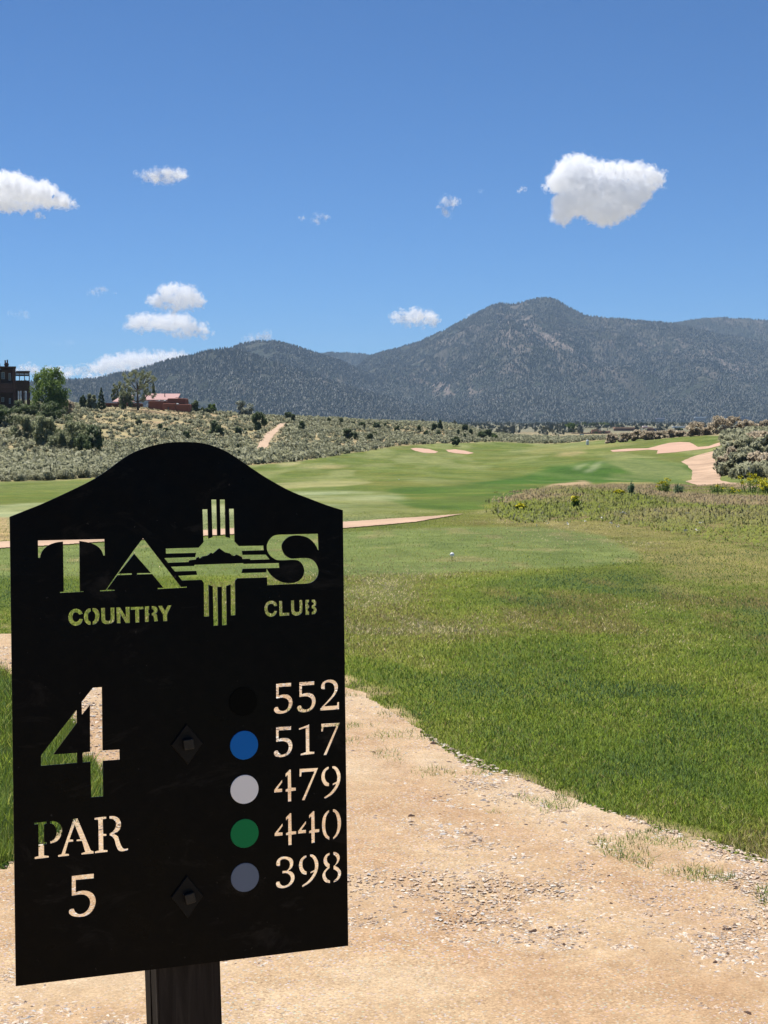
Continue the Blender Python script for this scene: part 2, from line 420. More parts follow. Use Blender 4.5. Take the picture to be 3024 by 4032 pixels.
for poly_, k_, c_ in (([(1178, 1054), (1200, 1043), (1262, 1038), (1280, 1046), (1250, 1056), (1200, 1060)], .85, (.42, .29, .20)), ([(1262, 1054), (1320, 1040), (1410, 1040), (1420, 1054), (1300, 1064)], .6, (.33, .26, .13)),
                      ([(1188, 986), (1215, 976), (1250, 972), (1268, 978), (1240, 986)], .6, (.38, .30, .16)), ([(1120, 972), (1200, 962), (1330, 956), (1390, 958), (1250, 972), (1150, 982)], .4, (.30, .28, .12)),
                      ([(1240, 1014), (1262, 1000), (1270, 1000), (1250, 1016)], .6, (.30, .33, .20)), ([(1262, 1020), (1292, 998), (1304, 998), (1276, 1021)], .7, (.32, .35, .22)),
                      ([(560, 1046), (700, 1036), (800, 1040), (760, 1050), (600, 1056)], .6, (.33, .31, .16)), ([(640, 1010), (700, 1002), (760, 1004), (720, 1012)], .6, (.38, .32, .17)), ([(600, 1000), (650, 996), (640, 1004), (600, 1008)], .6, (.40, .36, .2)),
                      ([(1000, 1112), (1090, 1106), (1180, 1082), (1100, 1090)], .5, (.30, .27, .14))):
    mm = blur((inpoly(XD + jx * 14 + jn * 20, VD + jn * 8, poly_) & (Y > 25) & (Y < 280)).astype(float), 3); col = lay(col, mm * k_, c_)
strp = step(fbm(X / 3.0, Y / 22.0, 41, 3), .5, .66) * step(Y, 60, 100) * (1 - m_sage)
col = lay(col, strp * .55, (0.235, 0.25, 0.11))
mow = .5 + .5 * np.sin((X * .9 + Y * .25) * 1.1); col = lay(col, step(mow, .6, .9) * step(Y, 70, 110) * (1 - m_sage) * .16, (0.26, 0.29, 0.13))
col = lay(col, m_rough * .75, (0.215, 0.17, 0.085)); col = lay(col, m_rough * step(n1, .5, .65) * .75, (0.215, 0.165, 0.10))
col = lay(col, m_rough * step(n2, .48, .3) * .7, (0.12, 0.165, 0.04))
col = lay(col, m_dry * .8, (0.42, 0.30, 0.17))
pa_, pb_ = fbm(X / .5, Y / .5, 3, 4) - .5, fbm(X / .5, Y / .5, 53, 4) - .5
m_fr = blur((inpoly(XD + pa_ * 70 - 14, VD + pb_ * 36 + 20, PATH) & (Y < 12.5)).astype(float), 2)
col = lay(col, m_fr * step(fbm(X / .25, Y / .25, 96, 3), .62, .45), (0.46, 0.34, 0.215))
sg = np.array((0.27, 0.225, 0.145)) + 0 * col
sg = lay(sg, step(n1, .45, .65), (0.40, 0.335, 0.19)); sg = lay(sg, step(n2, .55, .7) * .6, (0.42, 0.29, 0.185))
pl = step(Y, 430, 700); sg = sg * (1 - pl[..., None]) + (np.array((0.185, 0.175, 0.125)) + .14 * (fbm(X / 60, Y / 160, 77, 4)[..., None] - .5)) * pl[..., None]
col = col * (1 - m_sage[..., None]) + sg * m_sage[..., None]
m, nt, out = newmat('ground'); co = coords(nt)
f1 = noise(nt, 38, 6, 0.7, co); f2 = noise(nt, 2.2, 6, 0.65, co)
c = mixc(nt, attr(nt, 'col', 'Color'), ramp(nt, f1, [(0.3, (0.45, 0.45, 0.4)), (0.7, (1.5, 1.5, 1.35))]), 0.75, 'MULTIPLY')
c = mixc(nt, c, ramp(nt, f2, [(0.3, (0.62, 0.66, 0.6)), (0.7, (1.3, 1.25, 1.2))]), 0.8, 'MULTIPLY')
f3 = noise(nt, 0.33, 7, 0.72, coords(nt, (1, .55, 1)))
c = mixc(nt, c, ramp(nt, f3, [(0.35, (0.68, 0.74, 0.70)), (0.66, (1.34, 1.26, 1.30))]), 0.75, 'MULTIPLY')
principled(nt, out, c, 0.9, 0.08, f1, 0.6, 0.03)
Vg = np.stack([X, Y, Z], -1).reshape(-1, 3)
g = mesh_np('ground', Vg, grid_faces(*X.shape), m, col=col.reshape(-1, 3), smooth=True)
tag(g, 'rolling golf course turf running to a sagebrush plain', 'ground', kind='structure')

def overlay(name, poly, s0, s1, ns, Ys, off, mat, jit=(10, 3), relief=0.0, yr=(0, 1e9), js=1.2):
    X, Y = gridmesh(s0, s1, ns, Ys); Z = H(X, Y)
    XD, VD = project(X, Y, Z)
    a = fbm(X / js, Y / js, 3, 4) - 0.5; b = fbm(X / js, Y / js, 53, 4) - 0.5
    ins = inpoly(XD + a * jit[0], VD + b * jit[1], poly) & (Y > yr[0]) & (Y < yr[1])
    if name == 'gravel_path': ins |= (Y < 2.2) & (np.abs(X - .6) < 4.5 + b) & (Y > -9)
    k = (ins[:-1, :-1].astype(int) + ins[1:, :-1] + ins[:-1, 1:] + ins[1:, 1:] >= 2).ravel()
    F = grid_faces(*X.shape, keep=k)
    Z2 = Z + off
    if relief: Z2 = Z2 + relief * (fbm(X / 0.12, Y / 0.12, 9, 3) - 0.3) + relief * 1.6 * (fbm(X / 0.7, Y / 0.7, 19, 2) - 0.3)
    V = np.stack([X, Y, Z2], -1).reshape(-1, 3)
    u, inv = np.unique(F, return_inverse=True)
    tk = None
    if name == 'gravel_path':
        ex = [-2000, 0, 200, 450, 650, 745, 800, 900, 1000, 1100, 1200, 1330, 1450, 1560, 1659, 2600]; ev = [1370, 1370, 1385, 1415, 1456, 1490, 1510, 1565, 1625, 1668, 1712, 1758, 1800, 1835, 1872, 2200]
        L = (VD - np.interp(XD, ex, ev)) / np.maximum(VD - 907, 1) + .06 * (fbm(X / 1.1, Y / 1.1, 46, 3) - .5)
        tk = ((np.exp(-((L - .16) / .045) ** 2) + np.exp(-((L - .37) / .05) ** 2)) * (.4 + .8 * fbm(X / .6, Y / .6, 66, 3))).reshape(-1)[u]
    return mesh_np(name, V[u], inv.reshape(F.shape), mat, tint=tk, smooth=True)

# ---- gravel path material: reddish tan dirt with crushed stone
m, nt, out = newmat('gravel dirt'); co = coords(nt)
big = noise(nt, 0.9, 5, 0.6, co); mid = noise(nt, 9, 6, 0.7, co); fine = noise(nt, 120, 3, 0.7, co)
c = ramp(nt, big, [(0.32, (0.43, 0.280, 0.160)), (0.5, (0.53, 0.385, 0.235)), (0.68, (0.58, 0.455, 0.305))])
c = mixc(nt, c, (0.44, 0.280, 0.160), mrange(nt, attr(nt, 'tint'), 0.1, 1.0, 0.0, 0.6))
c = mixc(nt, c, ramp(nt, mid, [(0.3, (0.78, 0.74, 0.70)), (0.7, (1.15, 1.15, 1.15))]), 0.8, 'MULTIPLY')
c = mixc(nt, c, ramp(nt, fine, [(0.3, (0.72, 0.70, 0.68)), (0.72, (1.22, 1.22, 1.22))]), 0.8, 'MULTIPLY')
vo = N(nt, 'ShaderNodeTexVoronoi'); vo.inputs['Scale'].default_value = 70; nt.links.new(co, vo.inputs['Vector'])
gm = mrange(nt, noise(nt, 1.7, 4, 0.6, co), 0.36, 0.60, .25, 1.0)
stone = mixc(nt, c, mixc(nt, vo.outputs['Color'], (0.48, 0.42, 0.36), 0.88), mrange(nt, vo.outputs['Distance'], 0.33, 0.25))
c2 = mixc(nt, c, stone, gm)
vo2 = N(nt, 'ShaderNodeTexVoronoi'); vo2.inputs['Scale'].default_value = 170; nt.links.new(co, vo2.inputs['Vector'])
sepc = N(nt, 'ShaderNodeSeparateColor'); nt.links.new(vo2.outputs['Color'], sepc.inputs[0])
c2 = mixc(nt, c2, ramp(nt, sepc.outputs[0], [(0.0, (.50, .46, .44)), (.2, (.88, .86, .84)), (.7, (1.06, 1.06, 1.06)), (1.0, (1.35, 1.35, 1.35))]), mrange(nt, gm, 0.25, 1.0, .25, .7), 'MULTIPLY')
hh_ = N(nt, 'ShaderNodeMath', operation='ADD'); nt.links.new(fine, hh_.inputs[0]); nt.links.new(sepc.outputs[1], hh_.inputs[1])
principled(nt, out, c2, 0.95, 0.1, hh_.outputs[0], 0.7, 0.006)
gravel_mat = m
p = overlay('gravel_path', PATH, -0.46, 0.46, 860, np.concatenate([np.linspace(-9.5, 1.4, 60), np.exp(np.linspace(math.log(1.6), math.log(13.5), 620))]), 0.006, gravel_mat, (70, 36), 0.010, js=.5)
tag(p, 'wide reddish tan gravel path curving past the sign', 'path', kind='structure')
dirt = simple('packed dirt', (0.50, 0.36, 0.25), 0.95, 0.1, 0.2, 1.5, 0.3, 0.03)
dirt2 = simple('pale dirt', (0.45, 0.315, 0.215), 0.95, 0.1, 0.32, 0.45, 0.5, 0.12)
p = overlay('crossing_path', MIDPATH, -0.5, 0.22, 700, np.linspace(17, 30, 260), 0.012, dirt2, (14, 4))
tag(p, 'thin pale dirt path crossing behind the tee', 'path', kind='structure')
p = overlay('cart_path', CART, 0.17, 0.34, 420, np.exp(np.linspace(math.log(55), math.log(190), 420)), 0.018, dirt2, (5, 2), yr=(60, 185), js=3)
tag(p, 'sandy cart path winding up between mound and brush', 'path', kind='structure')
sand = simple('bunker sand', (0.50, 0.325, 0.235), 0.95, 0.1, 0.10, 0.4, 0.2, 0.05)
for nm, rr in (('left', (150, 300, -.01, 0.06)), ('mid', (150, 300, .02, .08)), ('right', (130, 200, 0.10, 0.30))):
    p = overlay('sand_bunker', BUNKERS[nm], rr[2], rr[3], 420, np.exp(np.linspace(math.log(rr[0]), math.log(rr[1]), 420)), 0.02, sand, (5, 1.2), js=4)
    tag(p, {'left': 'small pale sand bunker farthest left beyond the fairway', 'mid': 'small pale sand bunker in the middle of the far green edge',
            'right': 'long pink sand bunker on the bank by the cart path'}[nm], 'bunker', kind='structure')
p = overlay('hill_trail', TRAIL, -0.2, -0.06, 300, np.exp(np.linspace(math.log(150), math.log(320), 300)), 0.03, dirt, (8, 4), js=4)
tag(p, 'bare eroded dirt trail up the sagebrush hill', 'trail', kind='structure')

Xf, Yf_ = np.meshgrid(np.linspace(-60000, 60000, 40), np.linspace(-50000, 75000, 40))
m_ = simple('desert floor', (0.36, 0.32, 0.25), .95, .05, .2, .0005, 0, .01)
o = mesh_np('desert_floor', np.stack([Xf, Yf_, np.full_like(Xf, -34.0)], -1).reshape(-1, 3), grid_faces(40, 40), m_); tag(o, 'desert floor stretching past the mountains', kind='structure')

# ------------------------------------------------------------------ mountains
def ridge(pts): return [(a, b) for a, b in pts]
LAY = [  # crest line in D units, crest distance, foot distance
 (ridge([(-900, 850), (0, 828), (150, 820), (200, 820), (240, 812), (300, 800), (340, 787), (380, 775), (420, 768), (450, 759), (480, 755), (505, 754), (560, 770), (620, 790),
         (680, 810), (720, 826), (800, 847), (860, 866), (950, 888), (1020, 902), (1200, 912), (3000, 915)]), 3300, 2650),
 (ridge([(-900, 900), (380, 830), (440, 785), (490, 757), (520, 744), (560, 737), (600, 738), (640, 748), (690, 765), (730, 778), (800, 808), (850, 835), (930, 870), (1000, 890), (1100, 905), (3000, 915)]), 4300, 3000),
 (ridge([(-900, 900), (500, 840), (640, 790), (690, 765), (720, 761), (760, 762), (800, 767), (850, 790), (1000, 860), (3000, 915)]), 6400, 4500),
 (ridge([(-900, 915), (600, 905), (700, 850), (760, 800), (800, 768), (850, 755), (900, 740), (950, 718), (1000, 692), (1030, 675), (1060, 660), (1080, 655), (1100, 658), (1120, 655),
         (1150, 646), (1180, 643), (1200, 648), (1230, 665), (1260, 680), (1300, 686), (1350, 690), (1400, 695), (1430, 697), (1470, 704), (1540, 720), (1700, 745), (3000, 800)]), 5100, 3100),
 (ridge([(-900, 915), (1300, 800), (1400, 710), (1430, 698), (1470, 694), (1500, 688), (1540, 685), (1590, 687), (1659, 692), (1800, 705), (2300, 760), (3000, 800)]), 6000, 4300),
 (ridge([(-900, 915), (1150, 905), (1300, 850), (1380, 805), (1430, 780), (1480, 752), (1520, 742), (1560, 756), (1620, 775), (1700, 765), (1900, 790), (3000, 850)]), 4500, 3000),
 (ridge([(-900, 915), (760, 905), (850, 868), (930, 822), (1000, 770), (1060, 715), (1100, 690), (1140, 712), (1230, 765), (1330, 835), (1430, 885), (1600, 905), (3000, 915)]), 4300, 2900),
]
def Hm(xd, Y, seed=0):
    a = (xd / K - CX) / FPX; X = a * Y
    _, tb = slopes(xd, 914.0); base = EYE + tb * Y
    z = base.copy() if hasattr(base, 'copy') else base
    z = np.zeros_like(Y) + base
    wx = X + 260 * (fbm(X / 700, Y / 700, 60, 3) - .5); wy = Y
    rid = 1 - np.abs(2 * fbm(wx / 420, wy / 900, 61, 5, 0.55) - 1)
    gul = fbm(wx / 110, wy / 260, 71, 4, 0.55) - .5
    for i, (cr, Yc, Yf) in enumerate(LAY):
        cv = np.interp(xd, [q[0] for q in cr], [q[1] for q in cr])
        cv = cv + 3.0 * (fbm(xd / 26.0, xd * 0 + i * 7.3, 81 + i, 3) - .5)
        _, t = slopes(xd, cv); zc = EYE + t * Yc - (EYE + tb * Yc)
        f = np.where(Y < Yc, (Y - Yf) / (Yc - Yf), 1 - (Y - Yc) / (0.75 * (Yc - Yf)))
        f = np.clip(f, 0, 1); fs = f ** 1.12
        amp = np.clip((1 - f) * 4, 0, 1) * np.clip(f * 4, 0, 1)
        zl = base + zc * fs + amp * zc * (0.36 * (rid - 0.85) + 0.20 * gul)
        z = np.maximum(z, zl)
    return X, z
mxd = np.concatenate([np.linspace(-2600, -430, 240), np.linspace(-420, 2080, 1050), np.linspace(2090, 4300, 240)]); mY = np.concatenate([np.linspace(2550, 5200, 420), np.linspace(5215, 8200, 120)])
MXD, MY = np.meshgrid(mxd, mY); MX, MZ = Hm(MXD, MY)
MZ = MZ - 6 * np.clip((2700 - MY) / 100, 0, 1)
def gauss(x, v, cx, cv, sx, sv, rot=0):
    dx, dv = x - cx, v - cv; c, s = math.cos(rot), math.sin(rot)
    return np.exp(-((dx * c + dv * s) / sx) ** 2 - ((-dx * s + dv * c) / sv) ** 2)
_, MVD = project(MX, MY, MZ)
def rockmask(xd, vd, X, Y):
    r = 0.9 * gauss(xd, vd, 985, 845, 100, 18, 0.25) + .7 * gauss(xd, vd, 1215, 745, 140, 22, 0.55) + .7 * gauss(xd, vd, 1560, 785, 110, 35, 0.25) \
        + .5 * gauss(xd, vd, 1350, 740, 90, 30, .3) + .55 * gauss(xd, vd, 1110, 720, 70, 40) + .4 * gauss(xd, vd, 1080, 790, 200, 40) + .35 * gauss(xd, vd, 720, 830, 90, 20, .3)
    n = fbm(X / 26, Y / 60, 91, 4, .7)
    hi = step(vd, 850, 740) * step(xd, 850, 960) * step(fbm(X / 110, Y / 260, 92, 4), .40, .60)
    return np.maximum(np.clip(r * 0.8 + 0.12, 0, 1) * np.clip((n - .47) / .12, 0, 1), .42 * hi * np.clip((n - .35) / .2, 0, 1))
rk = rockmask(MXD, MVD, MX, MY)
m, nt, out = newmat('mountain slope'); co = coords(nt)
f = noise(nt, 0.02, 8, 0.7, co); f2 = noise(nt, 0.12, 3, 0.7, co)
forest = ramp(nt, f, [(0.3, (0.026, 0.034, 0.023)), (0.55, (0.036, 0.042, 0.030)), (0.75, (0.060, 0.055, 0.044))])
rock = ramp(nt, f2, [(0.35, (0.12, 0.092, 0.08)), (0.65, (0.29, 0.235, 0.20))])
c = mixc(nt, forest, rock, attr(nt, 'tint'))
c = mixc(nt, c, ramp(nt, f2, [(0.35, (0.82, 0.82, 0.82)), (0.65, (1.18, 1.18, 1.18))]), 0.8, 'MULTIPLY')
principled(nt, out, c, 0.95, 0.05)
mo = mesh_np('mountains', np.stack([MX, MY, MZ], -1).reshape(-1, 3), grid_faces(*MX.shape), m, tint=rk.ravel(), smooth=True)
tag(mo, 'forested mountain range with a rounded double summit', 'mountains', kind='structure')
# conifers over the slopes, one far-off wood
nT = 280000
tY = 2750 + (rng.random(nT) ** 1.1) * 3700; txd = rng.uniform(-60, 1720, nT); txd[:50000] = rng.uniform(-1100, 2700, 50000)
mi = np.clip(np.interp(txd, mxd, np.arange(len(mxd))), 0, len(mxd) - 2); mj = np.clip(np.interp(tY, mY, np.arange(len(mY))), 0, len(mY) - 2)
a_, b_ = mi.astype(int), mj.astype(int); fa, fb = mi - a_, mj - b_
tz = (MZ[b_, a_] * (1 - fa) + MZ[b_, a_ + 1] * fa) * (1 - fb) + (MZ[b_ + 1, a_] * (1 - fa) + MZ[b_ + 1, a_ + 1] * fa) * fb
trk = rk[b_, a_]; tx = (txd / K - CX) / FPX * tY
keep = (rng.random(nT) > trk * .95) & (fbm(tx / 60, tY / 90, 95, 3) > .27) & (project(tx, tY, tz)[1] < 911)
tx, tY, tz = tx[keep], tY[keep], tz[keep]; nT = len(tx)
hh = rng.uniform(3.2, 6.5, nT) * np.where(tz > 90, 1.25, 1.0); rr = hh * rng.uniform(.34, .55, nT) * np.where(tz > 90, .75, 1.0); an = rng.random(nT) * 6.28
base_pts = [np.stack([tx + rr * np.cos(an + k * 2.094), tY + rr * np.sin(an + k * 2.094), tz - 1], -1) for k in range(3)]
mid_pts = [np.stack([tx + rr * .55 * np.cos(an + 1 + k * 2.094), tY + rr * .55 * np.sin(an + 1 + k * 2.094), tz + hh * .55], -1) for k in range(3)]
apex = np.stack([tx + rng.normal(0, .3, nT), tY, tz + hh], -1)
V = np.stack(base_pts + mid_pts + [apex], 1).reshape(-1, 3)
t0 = np.array([(0, 1, 3), (1, 4, 3), (1, 2, 4), (2, 5, 4), (2, 0, 5), (0, 3, 5), (3, 4, 6), (4, 5, 6), (5, 3, 6)])
F = (t0[None] + (np.arange(nT) * 7)[:, None, None]).reshape(-1, 3)
conif = leafmat('far conifer', (0.022, 0.031, 0.021), (0.036, 0.046, 0.029), 0.0, upn=.8)
o = mesh_np('mountain_forest', V, F, conif, tint=np.repeat(rng.random(nT), 9))
tag(o, 'dense conifer forest covering the mountain slopes', 'forest', kind='stuff')

# ------------------------------------------------------------------ the hole sign: black steel plate with cut-out lettering on a wooden post
VIEWS = {1: (130, 2080, 2.765), 2: (630, 1930, 4.0225), 3: (920, 2060, 4.1475), 4: (120, 2680, 4.1475), 5: (110, 3180, 3.95),
         6: (1060, 2650, 5.53), 7: (1060, 3000, 5.53), 8: (1060, 3300, 5.53), 9: (0, 1700, 1.185), 10: (640, 2820, 2.665)}
def outline(txt, dx=0, dy=0):
    """'view:x,y x,ys ...' -> list of (u, v, smooth) in picture pixels of the sign survey"""
    out = []; vw = None
    for t in txt.split():
        if ':' in t: a, t = t.split(':'); vw = VIEWS[int(a)]
        s = t.endswith('s'); x, y = t.rstrip('s').split(',')
        out.append((vw[0] + (float(x) + dx) / vw[2], vw[1] + (float(y) + dy) / vw[2], s))
    return out
def smooth(pts, k=5):
    n = len(pts); res = []
    for i in range(n):
        p1, p2 = pts[i], pts[(i + 1) % n]
        res.append((p1[0], p1[1]))
        if not (p1[2] or p2[2]): continue
        p0 = pts[i - 1] if p1[2] else p1; p3 = pts[(i + 2) % n] if p2[2] else p2
        for j in range(1, k):
            t = j / k
            res.append(tuple(0.5 * ((2 * p1[c]) + (-p0[c] + p2[c]) * t + (2 * p0[c] - 5 * p1[c] + 4 * p2[c] - p3[c]) * t * t
                                    + (-p0[c] + 3 * p1[c] - 3 * p2[c] + p3[c]) * t ** 3) for c in (0, 1)))
    return res
FIVE = '6:145,232 483,208 480,290 212,308 212,490 270,470s 340,465s 420,480s 485,540s 512,630s 495,730s 430,825s 330,875s 230,888s 140,865s 98,805s 115,755s 150,738s 190,738 225,805s 280,825s 350,805s 400,750s 422,660s 405,590s 350,548s 270,540s 148,558'
FOURL = '7:287,370 287,450 190,583 287,580 287,655 103,670 105,605'
FOURR = '7:440,165 475,163 483,560 583,555 583,625 483,640 483,860 405,870 400,648 352,652 350,600 400,575 398,290 352,345 350,255'
NINEL = ':1302,98 1240,120s 1165,190s 1130,300s 1140,400s 1190,490s 1250,525s 1305,530 1308,465 1260,440s 1225,380s 1215,300s 1235,210s 1302,150'
NINER = ':1368,92 1430,95s 1500,150s 1550,250s 1558,360s 1530,480s 1460,610s 1360,720s 1210,810 1190,768 1310,680s 1400,570s 1452,480 1375,518 1378,470 1465,425 1475,330s 1455,230s 1415,160s 1368,130'
SEVEN = ':1128,1103 1545,1080 1250,1785 1175,1790 1452,1160 1185,1180 1175,1270 1128,1280'
holes = [
 outline('1:52,133 778,118 783,297 765,297 745,245s 705,200s 650,170s 580,150s 505,138 510,688 550,684 550,692 292,704 292,692 333,690 325,145 250,155s 170,185s 110,235s 85,285s 78,320 55,322'),
 outline('1:1197,105 1612,640 1676,634 1676,645 1355,663 1355,650 1418,648 1295,498 1130,504 1130,489 1283,487 1100,278 930,495 1077,490 1077,505 920,511 805,668 890,670 890,680 728,687 728,676 788,673 1090,245'),
 outline('2:668,305 753,303 765,768 828,742 810,148 893,148 905,722 957,722 945,148 1028,148 1038,740 1105,757 1090,296 1170,294 1182,812 1250,885 '
         '3:487,366 495,442 135,452 148,518 525,513 590,590 268,600 262,580 140,585 2:1298,1060 1210,1020 1175,1042 1135,1030 1100,1000 1030,985 935,920 835,1005 805,990 750,1035 665,1050 630,1085 605,1058 575,1075 570,1098 460,1112 455,1138 125,1150 65,1075 552,1060 568,992 90,1005 88,925 610,910 685,822'),
 outline('2:545,1182 1325,1155 3:160,665 742,650 747,730 148,745 128,815 530,803 532,745 545,745 575,800s 630,865s 710,925s 800,965s 900,978s 990,970s 1070,930s 1125,870s 1148,790s 1135,710s 1095,645s 1040,608s 970,598 '
         '740,605s 650,575s 580,515s 540,430s 540,350s 580,265s 650,205s 740,187s 860,185 1378,172 1388,438 1370,438 1345,380s 1290,305s 1210,240s 1110,207s 1010,200s 910,220s 830,280s 787,360s 800,450s 850,530s 930,575s 1010,575 '
         '1190,570s 1290,600s 1360,680s 1388,780s 1365,880s 1300,950s 1200,985s 1000,992 545,1013 540,887 60,900 '
         '2:1190,1435 1195,1980 1120,1985 1115,1495 1050,1518 1058,2135 980,2142 975,1530 912,1530 922,2142 845,2148 832,1525 770,1500 778,1998 695,2003 690,1468 655,1420 345,1432 285,1355 585,1340 570,1278 235,1288 170,1212 535,1200'),
 outline('1:543,930 520,895s 475,876s 430,885s 395,920s 383,970s 395,1020s 430,1052s 475,1060s 520,1040s 545,990 505,985 485,1012s 460,1018s 438,1000s 430,965s 440,930s 465,915s 490,925s 503,942'),
 outline('1:628,872 590,880s 560,920s 553,965s 565,1015s 595,1045s 628,1052 628,1018 605,1000s 598,960s 605,925s 628,905'),
 outline('1:648,868 690,875s 718,910s 724,955s 712,1005s 685,1038s 648,1050 648,1018 668,995s 676,955s 668,920s 648,903'),
 outline('1:740,868 783,866 787,985s 800,1005s 820,1008s 838,1000s 845,980 842,864 886,862 888,985s 870,1025s 820,1043s 770,1035s 745,1000s'),
 outline('1:905,862 948,860 1010,965 1005,857 1052,855 1055,1030 1008,1032 950,930 953,1033 912,1035'),
 outline('1:1062,858 1202,852 1203,880 1155,884 1158,1025 1113,1027 1110,886 1063,888'),
 outline('1:1215,850 1265,848 1265,885 1257,885 1257,925 1268,925 1268,945 1260,950 1260,1018 1217,1020'),
 outline('1:1290,848 1330,850s 1358,880s 1350,915s 1335,930 1350,945s 1356,990s 1362,1010 1318,1016 1310,960s 1290,945 1290,925 1312,910s 1312,890s 1290,878'),
 outline('1:1360,845 1405,843 1435,895 1465,840 1508,838 1460,940 1462,1010 1415,1012 1413,942'),
 outline('3:713,1350 690,1295s 620,1265s 550,1285s 508,1340s 500,1410s 520,1480s 570,1520s 620,1528s 680,1500s 713,1435 660,1430 640,1465s 605,1475s 570,1450s 555,1400s 565,1345s 600,1318s 640,1325s 662,1358'),
 outline('3:738,1270 793,1267 797,1465 910,1460 910,1508 745,1517'),
 outline('3:932,1262 988,1258 993,1410s 1010,1445s 1035,1450s 1060,1440s 1073,1405s 1068,1258 1122,1253 1125,1420s 1105,1475s 1045,1508s 980,1500s 940,1450s'),
 outline('3:1165,1252 1232,1248 1232,1285s 1215,1300s 1218,1330s 1235,1345 1235,1380 1215,1395s 1215,1430s 1235,1450 1235,1495 1170,1498'),
 outline('3:1270,1250 1320,1252s 1350,1290s 1345,1335s 1325,1365s 1352,1395s 1355,1440s 1325,1480s 1272,1490 1272,1450 1298,1435s 1300,1405s 1270,1385 1270,1345 1298,1325s 1298,1300s 1270,1285'),
 outline('4:755,468 758,690 375,1203 760,1177 763,1343 168,1392 170,1215'),
 outline('4:1018,112 1167,103 1178,1138 1455,1122 1458,1290 1183,1310 1187,1890 990,1905 978,1325 852,1338 847,1172 972,1158 970,400 838,562 833,345'),
 outline('5:97,235 290,213 290,248 250,265 250,530 293,538 293,568 250,570 252,740 325,748 325,778 105,803 103,768 165,748 160,258 97,268'),
 outline('5:342,212 400,208s 470,235s 520,300s 532,370s 505,460s 450,525s 345,565 345,522 400,495s 435,440s 445,370s 425,300s 390,258s 342,248'),
 outline('5:700,180 730,165 770,165 975,660 1023,680 1023,715 830,733 830,705 888,685 840,520 753,525 755,495 815,487 728,270 650,492 705,495 705,528 630,540 580,715 638,718 638,750 468,768 468,735 520,722 700,195'),
 outline('5:1032,158 1220,132 1220,175 1165,185 1172,405 1222,408 1222,440 1172,445 1175,655 1240,660 1240,690 1040,712 1040,680 1100,662 1092,195 1032,188'),
 outline('5:1265,130 1340,130s 1410,165s 1447,240s 1440,320s 1400,375s 1345,405s 1400,450s 1430,540s 1465,615s 1500,638s 1558,628 1558,662 1470,682s 1410,665s 1370,590s 1345,500s 1310,450s 1270,435 1268,400 1320,365s 1360,300s 1365,235s 1330,185s 1265,172'),
 outline('5:680,1060 1025,1022 1025,1102 745,1128 745,1312 800,1295s 870,1287s 950,1300s 1020,1350s 1055,1440s 1040,1540s 980,1635s 890,1690s 790,1703s 700,1690s 645,1650s 637,1605s 660,1575s 712,1568 735,1620s 790,1652s 860,1640s 930,1580s 965,1490s 950,1410s 890,1362s 800,1355s 680,1375'),
 outline(FIVE), outline(FIVE, 504, -32), outline(FIVE, -2, 946),
 outline('6:1215,345 1180,355s 1130,335s 1125,280s 1160,205s 1240,155s 1330,143s 1420,165s 1485,230s 1502,310s 1480,400s 1420,500s 1330,600 1205,722 1470,705 1478,635 1525,625 1525,790 1103,820 1108,770 1250,620 1360,490s 1410,390s 1412,300s 1380,235s 1320,205s 1260,205s 1215,235'),
 outline('6:640,1205 875,1112 880,1710 988,1715 985,1760 675,1795 680,1755 795,1720 788,1198 650,1243'),
 outline('6' + SEVEN), outline('7' + SEVEN, -473, -953),
 outline(FOURL), outline(FOURR), outline(FOURL, 9, 950), outline(FOURR, 9, 948), outline(FOURL, 518, 896), outline(FOURR, 512, 903),
 outline('7' + NINEL), outline('7' + NINER), outline('8' + NINEL, -487, 267), outline('8' + NINER, -484, 262),
 outline('7:1308,1040 1240,1085s 1170,1190s 1143,1350s 1160,1520s 1220,1640s 1315,1697 1315,1640 1260,1580s 1230,1470s 1228,1330s 1250,1190s 1308,1090'),
 outline('7:1382,1025 1450,1045s 1520,1120s 1562,1240s 1568,1380s 1530,1530s 1460,1640s 1385,1695 1385,1640 1440,1570s 1475,1460s 1483,1330s 1465,1200s 1430,1110s 1382,1075'),
 outline('8:240,600 200,612s 155,590s 150,530s 190,450s 270,405s 370,400s 460,425s 520,490s 525,580s 490,660s 420,712 490,735s 545,800s 553,900s 500,1000s 400,1070s 280,1095s 180,1065s 142,1000s 160,950s 225,940 245,1000s 300,1035s 390,1010s 455,930s 465,850s 430,790s 370,765s 280,775 285,712 380,705 430,640s 445,560s 420,490s 360,462s 290,465s 243,495'),
 outline('8:1320,312 1240,350s 1185,430s 1180,520s 1215,595s 1265,635 1190,710s 1152,810s 1180,910s 1250,970s 1328,982 1328,925 1265,890s 1230,820s 1240,740s 1320,650 1320,570 1275,530s 1260,460s 1280,400s 1320,370'),
 outline('8:1390,298 1450,305s 1520,360s 1540,440s 1510,530s 1440,608 1510,650s 1565,730s 1560,830s 1500,920s 1398,975 1398,920 1460,870s 1490,800s 1480,730s 1430,690s 1395,680 1393,605 1440,560s 1470,480s 1455,410s 1420,370s 1390,352'),
]
edge = outline('9:45,397 150,355 200,335s 330,275s 430,225s 500,180s 560,135s 620,98s 700,68s 780,52s 870,48s 950,55s 1030,80s 1100,120s 1180,175s 1250,220s 1350,275s 1450,315s 1530,345s 1598,366')
edge += [(1370, 3723, False), (62, 3882, False)]

def ray(u, v):
    a, b = (u - CX) / FPX, (v - CY) / FPX
    return Vector((a, CP - b * SP, -SP - b * CP))
